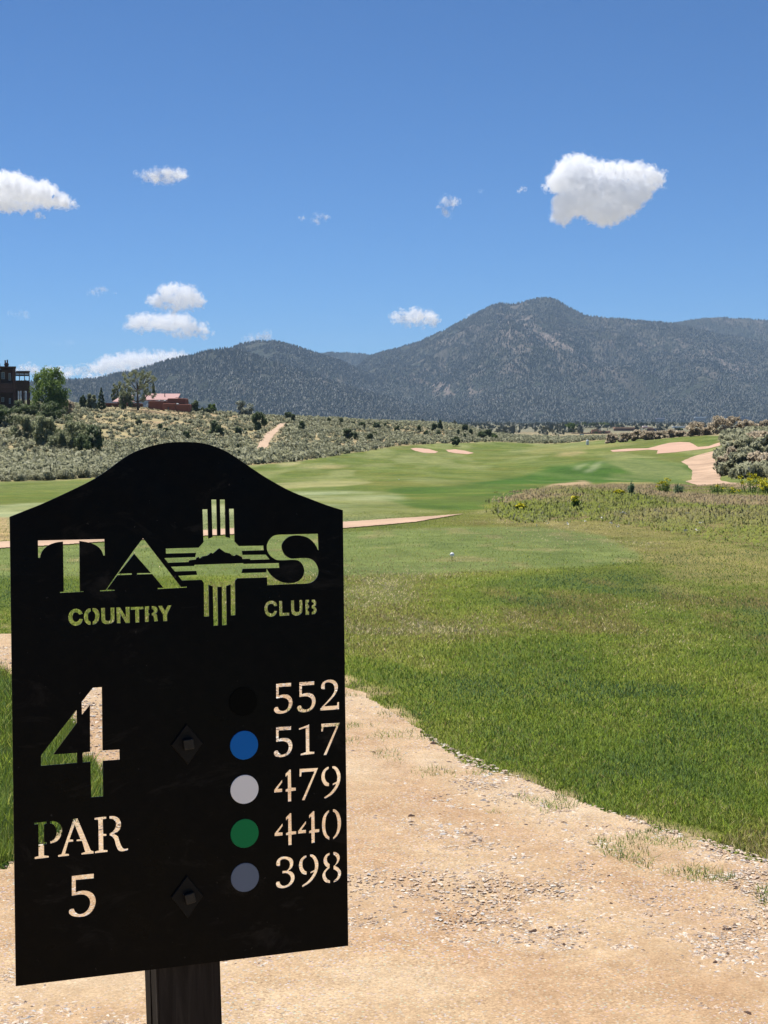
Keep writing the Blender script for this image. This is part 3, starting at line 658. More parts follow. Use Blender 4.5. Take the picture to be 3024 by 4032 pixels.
# the plate's plane from the two vanishing directions of its edges
def vp(a, b, c, d):
    p = np.cross(np.cross([*a, 1], [*b, 1]), np.cross([*c, 1], [*d, 1])); return p[:2] / p[2]
cTL, cTR, cBR, cBL = (38, 2035), (1348.5, 2009), (1370, 3723), (62, 3882)
v1 = vp(cTL, cTR, cBL, cBR); v2 = vp(cTL, cBL, cTR, cBR)
ax = ray(*v1).normalized(); ax = ax if ax.x > 0 else -ax
dn = ray(*v2).normalized(); dn = dn if dn.z < 0 else -dn
nrm = ax.cross(dn).normalized(); nrm = nrm if nrm.y < 0 else -nrm      # faces the camera
upv = (-dn - ax * (-dn).dot(ax)).normalized()
nrm = ax.cross(upv).normalized(); nrm = nrm if nrm.y < 0 else -nrm
DIST = 2.02
origin = ray(713, 2900) * DIST
origin += Vector((0, 0, EYE))
def on_plate(u, v, off=0.0):
    r = ray(u, v); o = Vector((0, 0, EYE)); t = (origin + nrm * off - o).dot(nrm) / r.dot(nrm)
    p = o + r * t - origin
    return p.dot(ax), p.dot(upv)
PM = Matrix.Identity(4)
for i, a in enumerate((ax, upv, nrm)):
    for j in range(3): PM[j][i] = a[j]
PM.translation = origin

# black powder coat
m, nt, out = newmat('black powder coat'); co = coords(nt)
orange = noise(nt, 260, 2, 0.5, co); smear = noise(nt, 9, 6, 0.65, co)
spots = noise(nt, 60, 3, 0.5, co)
pb_ = ramp(nt, spots, [(0.3, (0.0016, 0.0017, 0.0021)), (0.72, (0.0036, 0.0032, 0.0030))])
scuff = noise(nt, 7, 8, 0.72, coords(nt, (1, 2.2, 1)), 1.2); fleck = noise(nt, 150, 2, 0.5, co)
pb_ = mixc(nt, pb_, (0.020, 0.018, 0.016), mrange(nt, scuff, 0.56, 0.74, 0, 1)); pb_ = mixc(nt, pb_, (0.05, 0.045, 0.04), mrange(nt, fleck, 0.74, 0.80, 0, .8))
principled(nt, out, pb_,
           mrange(nt, smear, 0.35, 0.7, 0.26, 0.46), 0.085, orange, 0.25, 0.0008)
black = m
cu = bpy.data.curves.new('plate', 'CURVE'); cu.dimensions = '2D'; cu.fill_mode = 'BOTH'; cu.extrude = 0.0016
plate_edge_pts = smooth(edge, 6)
for pts in [plate_edge_pts] + [smooth(h, 5) for h in holes]:
    q = []
    for p_ in pts:
        if not q or (abs(p_[0] - q[-1][0]) + abs(p_[1] - q[-1][1])) > 0.3: q.append(p_)
    sp = cu.splines.new('POLY'); sp.points.add(len(q) - 1); sp.use_cyclic_u = True
    for k, (u, v) in enumerate(q):
        a, b = on_plate(u, v); sp.points[k].co = (a, b, 0, 1)
tmp = bpy.data.objects.new('tmp', cu); C.objects.link(tmp); tmp.matrix_world = PM
bpy.context.view_layer.update()
me = bpy.data.meshes.new_from_object(tmp.evaluated_get(bpy.context.evaluated_depsgraph_get()))
bpy.data.objects.remove(tmp)
bmt = bmesh.new(); bmt.from_mesh(me); bmesh.ops.remove_doubles(bmt, verts=bmt.verts, dist=1e-5); bmesh.ops.recalc_face_normals(bmt, faces=bmt.faces); bmt.to_mesh(me); bmt.free()
me.name = 'sign_plate'; me.materials.clear()

# post: square timber standing plumb behind the plate
yaw = math.atan2(ax.y, ax.x)
pa, _ = on_plate(624.5, 3880); pb, _ = on_plate(877.5, 3880)
pw = pb - pa
back = PM @ Vector(((pa + pb) / 2, on_plate(750, 3880)[1], -0.004))
root = empty('hole_sign', (back.x, back.y, 0.0), yaw)
tag(root, 'black steel golf hole sign with cut-out lettering on a square post', 'sign')
print('PLATE width', on_plate(1370, 3723)[0] - on_plate(62, 3882)[0], 'post', pw, 'yaw', math.degrees(yaw), 'tilt', math.degrees(math.asin(nrm.z)), back)
RI = (Matrix.Translation(root.location) @ Matrix.Rotation(yaw, 4, 'Z')).inverted()
plate = link('sign_plate', me, black, root); plate.matrix_local = RI @ PM
m, nt, out = newmat('dark stained timber'); co = coords(nt, (14, 14, 0.7))
gr = noise(nt, 6, 6, 0.65, co, 0.6); co2 = coords(nt)
principled(nt, out, ramp(nt, gr, [(0.3, (0.012, 0.009, 0.007)), (0.55, (0.028, 0.023, 0.019)), (0.75, (0.050, 0.042, 0.034))]), 0.85, 0.2, gr, 0.6, 0.002)
timber = m
tz_ = back.z + 0.375
bm = bmesh.new()
tilt = math.asin(max(-1, min(1, nrm.z)))     # the timber leans with the plate
box_bm(bm, -pw / 2, pw / 2, 0.0, pw, 0, 1.0)
bmesh.ops.subdivide_edges(bm, edges=bm.edges[:], cuts=3, use_grid_fill=True)
ztop = tz_
for v in bm.verts:
    v.co.z = v.co.z * (ztop + 0.25) - 0.25
    v.co.y += 0.001 + (v.co.z - back.z) * math.tan(tilt)
    v.co.x += 0.004 * math.sin(v.co.z * 4)
bmesh.ops.bevel(bm, geom=[e for e in bm.edges if len(e.link_faces) == 2 and e.calc_face_angle(0) > 1.0], offset=0.003, segments=2, affect='EDGES')
bm_obj('post', bm, timber, root)
# a long drying crack on the left cheek
bm = bmesh.new(); box_bm(bm, -pw / 2 - 0.0004, -pw / 2 + 0.001, pw * .47, pw * .49, 0.0, ztop - 0.35)
for v in bm.verts: v.co.y += 0.001 + (v.co.z - back.z) * math.tan(tilt); v.co.x += 0.004 * math.sin(v.co.z * 4)
bm_obj('timber_crack', bm, simple('crack', (0.004, 0.003, 0.003), 1.0, 0.0), root)

def disc_on_plate(name, u, v, rad, mat, label):
    a, b = on_plate(u, v); bm = bmesh.new()
    r = bmesh.ops.create_cone(bm, cap_ends=True, segments=48, radius1=rad, radius2=rad * .985, depth=0.0012)
    for q in bm.verts: q.co += Vector((a, b, 0.0016 + 0.0007))
    o = bm_obj(name, bm, mat, plate); o['label'] = label; return o
def dotmat(name, c, rough=0.35):
    m, nt, out = newmat(name); co = coords(nt, (3, 60, 1)); n = noise(nt, 14, 4, 0.6, co)
    principled(nt, out, mixc(nt, c, tuple(min(1, x * 1.5 + .04) for x in c), mrange(nt, n, 0.66, 0.74, 0, .5)), rough, 0.05 if c[1] < .05 else .15, n, .1, .001); return m
a0, b0 = on_plate(960, 2933); a1, b1 = on_plate(960, 2990); DR = abs(b1 - b0)
for u, v, c, nm in ((956, 2762, (0.002, 0.002, 0.002), 'black'), (959.7, 2933.3, (0.004, 0.15, 0.55), 'blue'), (961.2, 3107, (0.96, 0.97, 0.97), 'white'),
                    (961.6, 3280.4, (0.004, 0.22, 0.07), 'green'), (963, 3453.4, (0.145, 0.185, 0.26), 'grey')):
    disc_on_plate('tee_dot', u, v, DR, dotmat('tee dot ' + nm, c, 0.3 if nm != 'white' else .5), nm + ' round tee dot')
iron = simple('weathered black iron', (0.006, 0.0056, 0.005), 0.55, 0.18, 0.5, 90, 0.5, 0.001)
bolt_m = simple('bolt steel', (0.022, 0.020, 0.017), 0.5, 0.5, 0.4, 120, 0.5, 0.001, 0.5)
for k, (corners, bc) in enumerate((('10:250,80 422,280 265,508 90,302', '10:265,288'), ('10:255,1672 428,1880 262,2118 88,1900', '10:280,1900'))):
    bm = bmesh.new(); pts = [on_plate(p[0], p[1], 0.003) for p in outline(corners)]
    ca, cb = np.mean(pts, 0)
    ring = []
    for zz, sc_ in ((0.0018, 1), (0.0042, 1), (0.0052, .95)):
        ring.append([bm.verts.new((ca + (a - ca) * sc_, cb + (b - cb) * sc_, zz)) for a, b in pts])
    for i in range(2):
        for j in range(4): bm.faces.new((ring[i][j], ring[i][(j + 1) % 4], ring[i + 1][(j + 1) % 4], ring[i + 1][j]))
    bm.faces.new(ring[2]); bm.faces.new(ring[0][::-1]); bmesh.ops.recalc_face_normals(bm, faces=bm.faces)
    w_ = bm_obj('diamond_washer', bm, iron, plate)
    a, b = on_plate(*outline(bc)[0][:2], 0.006); bm = bmesh.new(); hb = 0.0068
    box_bm(bm, -hb, hb, -hb, hb, 0.0, 0.009, bevel=0.0012)
    Rm = Matrix.Translation((a, b, 0.0053)) @ Matrix.Rotation(0.12 + k * .1, 4, 'Z')
    for v in bm.verts: v.co = Rm @ v.co
    bm_obj('square_bolt', bm, bolt_m, w_)

# ------------------------------------------------------------------ golf ball on a tee peg
p, Yb = Vector((*[float(c) for c in at(978.5, 1211, 17.5)][:2], 0)), 17.5
gz = float(H(p.x, p.y)); bx = at(976.5, 1200.5, 17.5)
bm = bmesh.new(); bmesh.ops.create_icosphere(bm, subdivisions=4, radius=0.026)
o = bm_obj('golf_ball', bm, simple('ball white', (0.86, 0.86, 0.84), 0.35, 0.5, 0.02, 300, .3, .0005), None, True); o.location = (bx.x, bx.y, gz + 0.062)
tag(o, 'white golf ball teed up on the grass of the tee box', 'golf ball')
V, F = tube([(0, 0, -0.02), (0, 0, 0.022), (0, 0, 0.032), (0, 0, 0.039)], [0.003, 0.0035, 0.005, 0.0075], 10)
o = mesh_np('golf_tee', V, F, simple('tee peg', (0.12, 0.15, 0.05)), smooth=True); o.location = (bx.x, bx.y, gz)
tag(o, 'dark tee peg stuck in the turf under the golf ball', 'golf tee')

# ------------------------------------------------------------------ turf blades, rough and loose stones near the camera
def blades(name, n, box, hts, zone, mat, wk=0.00030, lean=0.5, label='', cat=None, tintfn=None, ymin=0, wmul=1.0):
    """single-blade triangles, spread so that near and far lawn are equally well covered"""
    x = rng.uniform(box[0], box[1], n); v = rng.uniform(box[2], box[3], n)
    Yf = 5318.0 / np.maximum(v - 907, 1.0)
    a, _ = slopes(x, v); X = a * Yf; Yv = Yf
    if zone is not None:
        k = zone(x, v, X, Yv); X, Yv, x, v = X[k], Yv[k], x[k], v[k]
    m_ = len(X); Z = H(X, Yv)
    h = rng.uniform(hts[0], hts[1], m_) * np.clip(1.25 - Yv / 40, .6, 1) * (0.75 + .5 * fbm(X / .35, Yv / .35, 23, 2)); w = wk * np.sqrt(np.maximum(Yv, 4) * 9) * rng.uniform(.6, 1.5, m_) * wmul
    an = rng.random(m_) * 6.283; le = np.abs(rng.normal(0, lean, m_)) * h; dr = rng.random(m_) * 6.283
    bx, by = np.cos(an) * w, np.sin(an) * w
    tipx, tipy = X + np.cos(dr) * le, Yv + np.sin(dr) * le
    V = np.stack([np.stack([X - bx, Yv - by, Z - .004], -1), np.stack([X + bx, Yv + by, Z - .004], -1), np.stack([tipx, tipy, Z + h], -1)], 1).reshape(-1, 3)
    F = np.arange(m_ * 3).reshape(m_, 3)
    t = tintfn(X, Yv, m_) if tintfn else rng.random(m_)
    o = mesh_np(name, V, F, mat, tint=t); tag(o, label, cat, kind='stuff'); return o
BROWN = [(1050, 1278), (1300, 1258), (1659, 1290), (2600, 1300), (2600, 1440), (1659, 1412), (1350, 1388), (1080, 1345)]
TEAL = [(560, 1385), (745, 1416), (900, 1450), (1130, 1508), (1300, 1570), (1659, 1705), (2200, 1900), (2200, 1980), (1659, 1775), (1300, 1640), (1100, 1572), (900, 1508), (745, 1462), (560, 1430)]
STRAW = [(560, 1280), (1050, 1288), (1180, 1350), (1120, 1378), (735, 1366), (560, 1350)]
def bands(X, Y, xd, vd):
    j = fbm(X / 1.6, Y / 1.6, 47, 3) - .5; q = fbm(X / .45, Y / .8, 48, 4)
    xj, vj = xd + j * 160, vd + j * 70
    return inpoly(xj, vj, BROWN) * step(q, .38, .56), inpoly(xj, vj, TEAL) * 1.0, inpoly(xj, vj, STRAW) * step(q, .36, .55)
COARSE = [(980, 1132), (1080, 1112), (1300, 1112), (2600, 1100), (2600, 1330), (1659, 1320), (1380, 1262), (1392, 1210), (1300, 1160), (1180, 1140)]
def coarse(xd, vd, X, Y):
    j = fbm(X / 3.0, Y / 4.0, 37, 3) - .5
    return inpoly(xd + j * 120, vd + j * 60, COARSE) * (.35 + .65 * step(fbm(X / 1.2, Y / 2.0, 38, 4), .44, .58))
def lawn_zone(x, v, X, Y):
    a = fbm(X / .5, Y / .5, 3, 4) - .5; b = fbm(X / .5, Y / .5, 53, 4) - .5
    r = rng.normal(0, 5 + 14 * (Y < 10), len(X))
    inp = inpoly(x + a * 70 + r, v + b * 36 + r * .5, PATH)
    mid = inpoly(x, v + rng.normal(0, 1.5, len(x)), MIDPATH)
    tee = inpoly(x, v, TEE)
    fringe = inpoly(x + a * 70 - 14, v + b * 36 + 20, PATH) & (Y < 12)
    return (~inp) & (~mid) & (~tee | (rng.random(len(x)) < .35)) & (Y < 27) & (~fringe | (rng.random(len(x)) < .25 + .9 * step(fbm(X / .25, Y / .25, 96, 3), .42, .6)))
def lawn_tint(X, Y, n):
    # 0 deep green .. 1 straw
    l = fbm(X / 2.2, Y / 3.0, 11, 5); t = 0.13 + 0.33 * rng.random(n) + 1.9 * (l - .47) + 1.0 * (fbm(X / 1.1, Y / 1.5, 27, 3) - .5)
    bd = step(l, .42, .6) * np.exp(-((Y - 13.6) / 1.7) ** 2) * step(X / np.maximum(Y, 1), 0.02, 0.12)
    t += (rng.random(n) < .07) * .45 + .35 * step(fbm(X / .8, Y / 1.1, 29, 4), .58, .7) * rng.random(n)
    xd_, vd_ = project(X, Y, X * 0)
    t += coarse(xd_, vd_, X, Y) * .34 * rng.random(n)
    b_, te_, st_ = bands(X, Y, xd_, vd_)
    t = t * (1 - .4 * te_) + .02 * te_; t = np.where(b_ * rng.random(n) > .62, rng.uniform(.60, .88, n), t); t = t + st_ * .42 * rng.random(n)
    return np.clip(t, 0, 1)
m, nt, out = newmat('turf blades')
base = ramp(nt, attr(nt, 'tint'), [(0.0, (0.075, 0.150, 0.060)), (0.12, (0.115, 0.195, 0.040)), (0.34, (0.215, 0.305, 0.030)), (0.55, (0.400, 0.405, 0.095)), (0.72, (0.215, 0.150, 0.065)), (0.86, (0.50, 0.42, 0.21)), (1.0, (0.68, 0.58, 0.35))])
d = N(nt, 'ShaderNodeBsdfPrincipled'); nt.links.new(base, d.inputs['Base Color']); d.inputs['Roughness'].default_value = .6; d.inputs['Specular IOR Level'].default_value = .12
nt.links.new(softnormal(nt, .72), d.inputs['Normal']); t_ = N(nt, 'ShaderNodeBsdfTranslucent'); nt.links.new(base, t_.inputs[0]); mx = N(nt, 'ShaderNodeMixShader'); mx.inputs[0].default_value = .35
nt.links.new(d.outputs[0], mx.inputs[1]); nt.links.new(t_.outputs[0], mx.inputs[2]); nt.links.new(mx.outputs[0], out.inputs[0])
turf = m
blades('lawn_grass', 760000, (-480, 2080, 1100, 2000), (0.010, 0.027), lawn_zone, turf, lean=.8, label='mown green lawn grass with straw-coloured blades', tintfn=lawn_tint)
# weeds creeping onto the gravel along the path edge
def weed_zone(x, v, X, Y):
    near_edge = inpoly(x + 18 + 50 * (fbm(X / .6, Y / .6, 99, 3) - .35), v - 24 - 40 * (fbm(X / .5, Y / .5, 98, 3) - .35), PATH)
    inp = inpoly(x, v, PATH); edge = inp & ~inpoly(x + 70, v - 85, PATH)
    cl = fbm(X / .22, Y / .22, 97, 2) > .60
    return edge & cl & (Y < 12)
blades('path_edge_weeds', 130000, (300, 1900, 1480, 2100), (0.012, 0.040), weed_zone, turf, lean=1.0, label='small weed tufts creeping over the gravel edge', tintfn=lambda X, Y, n: .05 + .35 * rng.random(n))
# dry purple-brown rough beyond the tee on the right
def rough_zone(x, v, X, Y):
    a = fbm(X / 6.0, Y / 9.0, 31, 4) - .5
    sp = rng.normal(0, 1, len(x)); return inpoly(x + a * 70 + sp * 16, v + a * 26 + sp * 5, ROUGH) & (rng.random(len(x)) < .35 + .65 * (fbm(X / 2, Y / 3, 14, 3) > .42))
m2 = leafmat('rough grass', (0.195, 0.240, 0.045), (0.33, 0.255, 0.155), .35, upn=.85)
def rough_at(n, seedy):
    x = rng.uniform(1060, 1900, n); Y = rng.uniform(19, 72, n) ** 1.0
    a, _ = slopes(x, 1060); X = a * Y; Z = H(X, Y); v = project(X, Y, Z)[1]
    k = rough_zone(x, v, X, Y); return X[k], Y[k], Z[k]
X, Y_, Z = rough_at(60000, 0); n = len(X)
_, vv_ = project(X, Y_, Z); kk = rng.random(n) < np.clip((1215 - vv_) / 90, .06, 1) * (.35 + .9 * step(fbm(X / 1.4, Y_ / 2.4, 18, 3), .36, .52))
X, Y_, Z, vv_ = X[kk], Y_[kk], Z[kk], vv_[kk]; n = len(X)
tt = step(fbm(X / 2.6, Y_ / 5.0, 16, 4), .40, .58) * .8 * step(Y_, 22, 30)
FZ = leafset([(0, 0, .025, .17, .17, .025)], 22, .016, np.random.default_rng(9), 2.6, 1.2, .5, .9)
sc_ = rng.uniform(.6, 1.4, n); an = rng.random(n) * 6.28; c_, s_ = np.cos(an)[:, None], np.sin(an)[:, None]
Vx = (FZ[0][None, :, 0] * c_ - FZ[0][None, :, 1] * s_) * sc_[:, None] + X[:, None]; Vy = (FZ[0][None, :, 0] * s_ + FZ[0][None, :, 1] * c_) * sc_[:, None] + Y_[:, None]
Vz = FZ[0][None, :, 2] * (sc_ * rng.uniform(.5, 1.5, n) * np.clip((1230 - vv_) / 110, .3, 1.2))[:, None] + Z[:, None]
T = np.clip(tt[:, None] + .32 * (np.repeat(FZ[2][None], n, 0) - .4) + rng.normal(0, .08, (n, 1)), 0, 1).ravel()
V = np.stack([Vx, Vy, Vz], -1).reshape(-1, 3)
o = mesh_np('rough_grass', V, np.arange(len(V)).reshape(-1, 4), m2, tint=T); tag(o, 'unmown rough grass with purplish seed heads right of the tee', kind='stuff')
# longer grass on the island left of the sign post
turf_long = lambda X, Y, n: np.clip(.30 + .22 * rng.normal(size=n) * .6 + .5 * (fbm(X / .4, Y / .4, 24, 3) - .5), 0, 1)
blades('island_grass', 70000, (-320, 250, 1425, 1900), (0.035, 0.085), lambda x, v, X, Y: ~inpoly(x + rng.normal(0, 5, len(x)), v + rng.normal(0, 6, len(x)), PATH), turf, lean=.6, label='longer bright green grass on the verge left of the sign', tintfn=turf_long)
# crushed stone
def stones(name, n, box, size, mat, label, fn):
    x = rng.uniform(box[0], box[1], n); v = rng.uniform(box[2], box[3], n); Y = 5318.0 / (v - 907); a, _ = slopes(x, v); X = a * Y
    k = fn(x, v, X, Y); X, Y = X[k], Y[k]; n = len(X); Z = H(X, Y) + .010
    phi = (1 + 5 ** .5) / 2
    oc = np.array([(1, 0, 0), (-1, 0, 0), (0, 1, 0), (0, -1, 0), (0, 0, 1), (0, 0, -1), (.6, .6, .5), (-.6, .5, .45)])
    fc = np.array([(0, 6, 4), (0, 2, 6), (2, 4, 6), (2, 7, 4), (2, 1, 7), (1, 4, 7), (1, 3, 4), (3, 0, 4), (2, 0, 5), (1, 2, 5), (3, 1, 5), (0, 3, 5)])
    s = size[0] + (size[1] - size[0]) * rng.random(n) ** 3.0
    s = s * np.clip(Y / 6.0, .8, 1.5)
    P = oc[None] * (1 + .35 * rng.normal(size=(n, 8, 3)).clip(-1, 1)) * s[:, None, None] * np.stack([rng.uniform(.8, 1.6, n), rng.uniform(.6, 1.1, n), rng.uniform(.25, .6, n)], -1)[:, None]
    an = rng.random(n) * 6.28; c, q = np.cos(an)[:, None], np.sin(an)[:, None]
    x2 = P[..., 0] * c - P[..., 1] * q; y2 = P[..., 0] * q + P[..., 1] * c
    V = np.stack([X[:, None] + x2, Y[:, None] + y2, Z[:, None] + P[..., 2]], -1).reshape(-1, 3)
    F = (fc[None] + (np.arange(n) * 8)[:, None, None]).reshape(-1, 3)
    o = mesh_np(name, V, F, mat, tint=np.repeat(rng.random(n), 12)); tag(o, label, kind='stuff')
m, nt, out = newmat('crushed stone'); co = coords(nt)
principled(nt, out, mixc(nt, ramp(nt, attr(nt, 'tint'), [(0.0, (0.13, 0.09, 0.07)), (0.06, (0.34, 0.27, 0.22)), (0.35, (0.56, 0.41, 0.29)), (0.7, (0.66, 0.53, 0.40)), (0.93, (0.76, 0.69, 0.58)), (1.0, (0.42, 0.42, 0.43))]),
           ramp(nt, noise(nt, 160, 3, .6, co), [(.3, (.75, .75, .75)), (.7, (1.15, 1.15, 1.15))]), .7, 'MULTIPLY'), .9, .15)
stone_m = m
EX, EV = [-2000, 0, 200, 450, 650, 745, 800, 900, 1000, 1100, 1200, 1330, 1450, 1560, 1659, 2600], [1370, 1370, 1385, 1415, 1456, 1490, 1510, 1565, 1625, 1668, 1712, 1758, 1800, 1835, 1872, 2200]
def lateral(x, v): return (v - np.interp(x, EX, EV)) / (v - 907)
def gz_fn(x, v, X, Y):
    ins = inpoly(x, v, PATH)
    edge = ~inpoly(x + 110, v - 120, PATH)
    d = fbm(X / .9, Y / .9, 43, 4); L = lateral(x, v) + .08 * (fbm(X / 1.1, Y / 1.1, 46, 3) - .5)
    bump = lambda c, w: np.exp(-((L - c) / w) ** 2)
    p = .16 + .22 * step(d, .40, .62) + 1.0 * bump(.04, .06) + .55 * bump(.26, .06) + .30 * bump(.47, .05) + .75 * step(5.0 - Y, 0, .8) * step(d, .3, .6)
    # swept wheel tracks carry fewer stones
    return ins & (rng.random(len(x)) < p * .8)
stones('gravel_stones', 210000, (-300, 1950, 1400, 2330), (.0022, .0110), stone_m, 'loose crushed stone scattered over the gravel path', gz_fn)
dk = simple('dark clods', (0.10, 0.065, 0.05), .95, .1, .4, 60, .6, .004)
stones('dirt_clods', 260, (800, 1660, 1600, 2300), (.006, .020), dk, 'dark clods and twigs lying on the gravel path', lambda x, v, X, Y: inpoly(x, v, PATH) & (fbm(X / .8, Y / .8, 44, 3) > .5))
# white petals and clover heads in the lawn
white = simple('petal white', (.75, .74, .66), .8, .1)
x = rng.uniform(760, 1650, 46); v = np.concatenate([rng.uniform(1110, 1230, 26), rng.uniform(1260, 1720, 20)])

# ------------------------------------------------------------------ shrubs and trees
sage_m = leafmat('sagebrush leaves', (0.205, 0.215, 0.120), (0.450, 0.445, 0.285), .38, upn=.6)
tan_m = leafmat('rabbitbrush', (0.34, 0.285, 0.20), (0.70, 0.60, 0.44), .5, upn=.65)
jun_m = leafmat('juniper foliage', (0.045, 0.075, 0.026), (0.165, 0.210, 0.080), .32)
olive_m = leafmat('olive foliage', (0.130, 0.152, 0.065), (0.360, 0.380, 0.205), .42)
cotton_m = leafmat('cottonwood leaves', (0.070, 0.135, 0.020), (0.250, 0.350, 0.070), .45)
pale_m = leafmat('pale silver leaves', (0.22, 0.25, 0.17), (0.48, 0.50, 0.40), .3)
bright_m = leafmat('bright green leaves', (0.075, 0.135, 0.020), (0.165, 0.230, 0.045), .3)
bark = simple('bark', (0.12, 0.09, 0.065), .95, .1, .35, 3, .6, .05)

def sage_mesh(name, n, r, leaf, seed, flat=.62):
    q = np.random.default_rng(seed); bl = []
    k = q.integers(6, 10)
    for i in range(k):
        an = q.random() * 6.28; d = q.random() ** .6 * r * .62
        s = r * q.uniform(.28, .45)
        bl.append((math.cos(an) * d, math.sin(an) * d, r * flat * q.uniform(.5, 1.0) - d * .25, s, s, s * q.uniform(.8, 1.2)))
    return leafset(bl, n, leaf, q, 1.9, .6, .4, .4)
SAGE_V = [sage_mesh('s', 520, .62, .085, 100 + i) for i in range(6)]
SAGE_ME = [mesh_np('sagebrush_mesh', *v[:2], sage_m, tint=v[2], make=False) for v in SAGE_V]
TAN_ME = [mesh_np('rabbitbrush_mesh', *v[:2], tan_m, tint=v[2], make=False) for v in [sage_mesh('t', 900, .75, .085, 200 + i, .8) for i in range(4)]]

# candidate bushes on the slope and along the far line, real world positions
def scatter_sage(n, x0, x1, Y0, Y1, pw=1.0):
    x = rng.uniform(x0, x1, n); Y = Y0 + (Y1 - Y0) * rng.random(n) ** pw
    a, _ = slopes(x, 960); X = a * Y; Z = H(X, Y); xd, v = project(X, Y, Z)
    return X, Y, Z, xd, v
X1, Y1, Z1, xd1, v1_ = scatter_sage(80000, -620, 2150, 66, 420)
XJ = fbm(X1 / 6.0, Y1 / 9.0, 31, 4) - .5
k = inpoly(xd1 + XJ * 10, v1_ + XJ * 2, SAGE) & ~inpoly(xd1, v1_ - 2, TRAIL) & ~inpoly(xd1 - 8, v1_ - 3, TRAIL) & ~inpoly(xd1 + 8, v1_ - 3, TRAIL) & ~((xd1 > 222) & (xd1 < 416) & (Y1 > 258)) & ~inpoly(xd1, v1_ , CART)
dens = np.where(fbm(X1 / 14, Y1 / 14, 33, 3) > .50, 1.0, .45); dens = np.where((Y1 > 190) & (xd1 > 200) & (xd1 < 620), dens * .20, dens * .6)
dens = np.where(v1_ > 975, 1.0, dens)
k &= (rng.random(len(X1)) < dens) & ~((xd1 > 1190) & (Y1 < 200) & (xd1 < 1545))
k &= ~((xd1 > 1260) & (xd1 < 1560) & (Y1 < 215))
cand = np.stack([X1, Y1, Z1, xd1], -1)[k]
# thin out so bushes do not stand in one another
def thin(c, d):
    key = {}; out_ = []
    for p in c:
        g = (int(p[0] // d), int(p[1] // d))
        if g in key: continue
        key[g] = 1; out_.append(p)
    return np.array(out_)
nearb = cand[cand[:, 1] < 135]; farb = cand[cand[:, 1] >= 135]
nearb = thin(nearb, .95); farb = thin(farb, 1.15)
nearb = nearb[np.argsort(nearb[:, 1])]
vis = (nearb[:, 3] > -30) & (nearb[:, 3] < 1690)
ind = nearb[vis][:290]; rest = np.concatenate([nearb[vis][290:], nearb[~vis], farb])
print('sage individual', len(ind), 'stuff', len(rest), 'farthest individual', ind[-1][1])
def zone_of(p):
    if p[3] > 1300: return ('grey-brown sagebrush in the thicket on the bank right of the cart path', 'sagebrush in the thicket right of the cart path')
    return ('silvery sagebrush in the front rows where the left slope meets the fairway', 'sagebrush in the front rows left of the fairway')
for i, p in enumerate(ind):
    lab, grp = zone_of(p)
    o = bpy.data.objects.new('sagebrush', SAGE_ME[i % 6]); C.objects.link(o)
    s = rng.uniform(.8, 1.35) * (1.15 if p[3] > 1300 else 1.0)
    o.location = (p[0], p[1], p[2] - .05); o.scale = (s, s, s * rng.uniform(.85, 1.25)); o.rotation_euler = (0, 0, rng.random() * 6.28)
    tag(o, lab, 'sagebrush', grp)
def bulk(name, P, variants, mat, label, sc_=(.7, 1.3), cat=None):
    parts = [[] for _ in variants]
    vi = rng.integers(0, len(variants), len(P)); Vs, Ts, nf = [], [], 0
    for k_, (V0, F0, T0) in enumerate(variants):
        q = P[vi == k_]; n = len(q)
        if not n: continue
        s = rng.uniform(*sc_, n)[:, None]; an = rng.random(n)[:, None] * 6.28
        x = (V0[None, :, 0] * np.cos(an) - V0[None, :, 1] * np.sin(an)) * s; y = (V0[None, :, 0] * np.sin(an) + V0[None, :, 1] * np.cos(an)) * s
        z = V0[None, :, 2] * s * rng.uniform(.8, 1.15, n)[:, None]
        Vs.append(np.stack([x + q[:, None, 0], y + q[:, None, 1], z + q[:, None, 2] - .05], -1).reshape(-1, 3))
        Ts.append(np.clip(T0[None] * .6 + rng.random(n)[:, None] * .4, 0, 1).ravel())
    V = np.concatenate(Vs); T = np.concatenate(Ts)
    o = mesh_np(name, V, np.arange(len(V)).reshape(-1, 4), mat, tint=T); tag(o, label, cat, kind='stuff'); return o
LO = [sage_mesh('l', 64, .70, .20, 300 + i) for i in range(6)]
bulk('sagebrush_cover', rest, LO, sage_m, 'grey-green sagebrush cover over the hill and far flats')
# dry bunch grass between the bushes
Xg, Yg, Zg, xg, vg = scatter_sage(26000, -160, 1300, 95, 380)
k = inpoly(xg, vg, SAGE) & ~inpoly(xg, vg, TRAIL) & (fbm(Xg / 9, Yg / 9, 34, 3) > .5)
BG = [leafset([(0, 0, .1, .35, .35, .14)], 14, .16, np.random.default_rng(5), 2.2, 1.5, .5, .6)]
bulk('bunch_grass', np.stack([Xg, Yg, Zg], -1)[k], BG, leafmat('dry bunch grass', (.26, .235, .12), (.42, .37, .21), .2), 'straw-coloured bunch grass between the sagebrush')
# plain beyond: low scrub dots
Xp = rng.uniform(-900, 1200, 12000); Yp = 470 + 2300 * rng.random(12000) ** 1.2; Zp = H(Xp, Yp)
k = (fbm(Xp / 80, Yp / 200, 36, 3) > .45)
PL = [leafset([(0, 0, .9, 1.6, 1.6, 1.0)], 9, 1.5, np.random.default_rng(6), 1.4, 0, .5, .6)]
bulk('plain_scrub', np.stack([Xp, Yp, Zp], -1)[k], PL, leafmat('plain scrub', (.09, .10, .065), (.27, .26, .18), .1), 'scattered scrub dotting the plain below the mountains', (.5, 1.5))

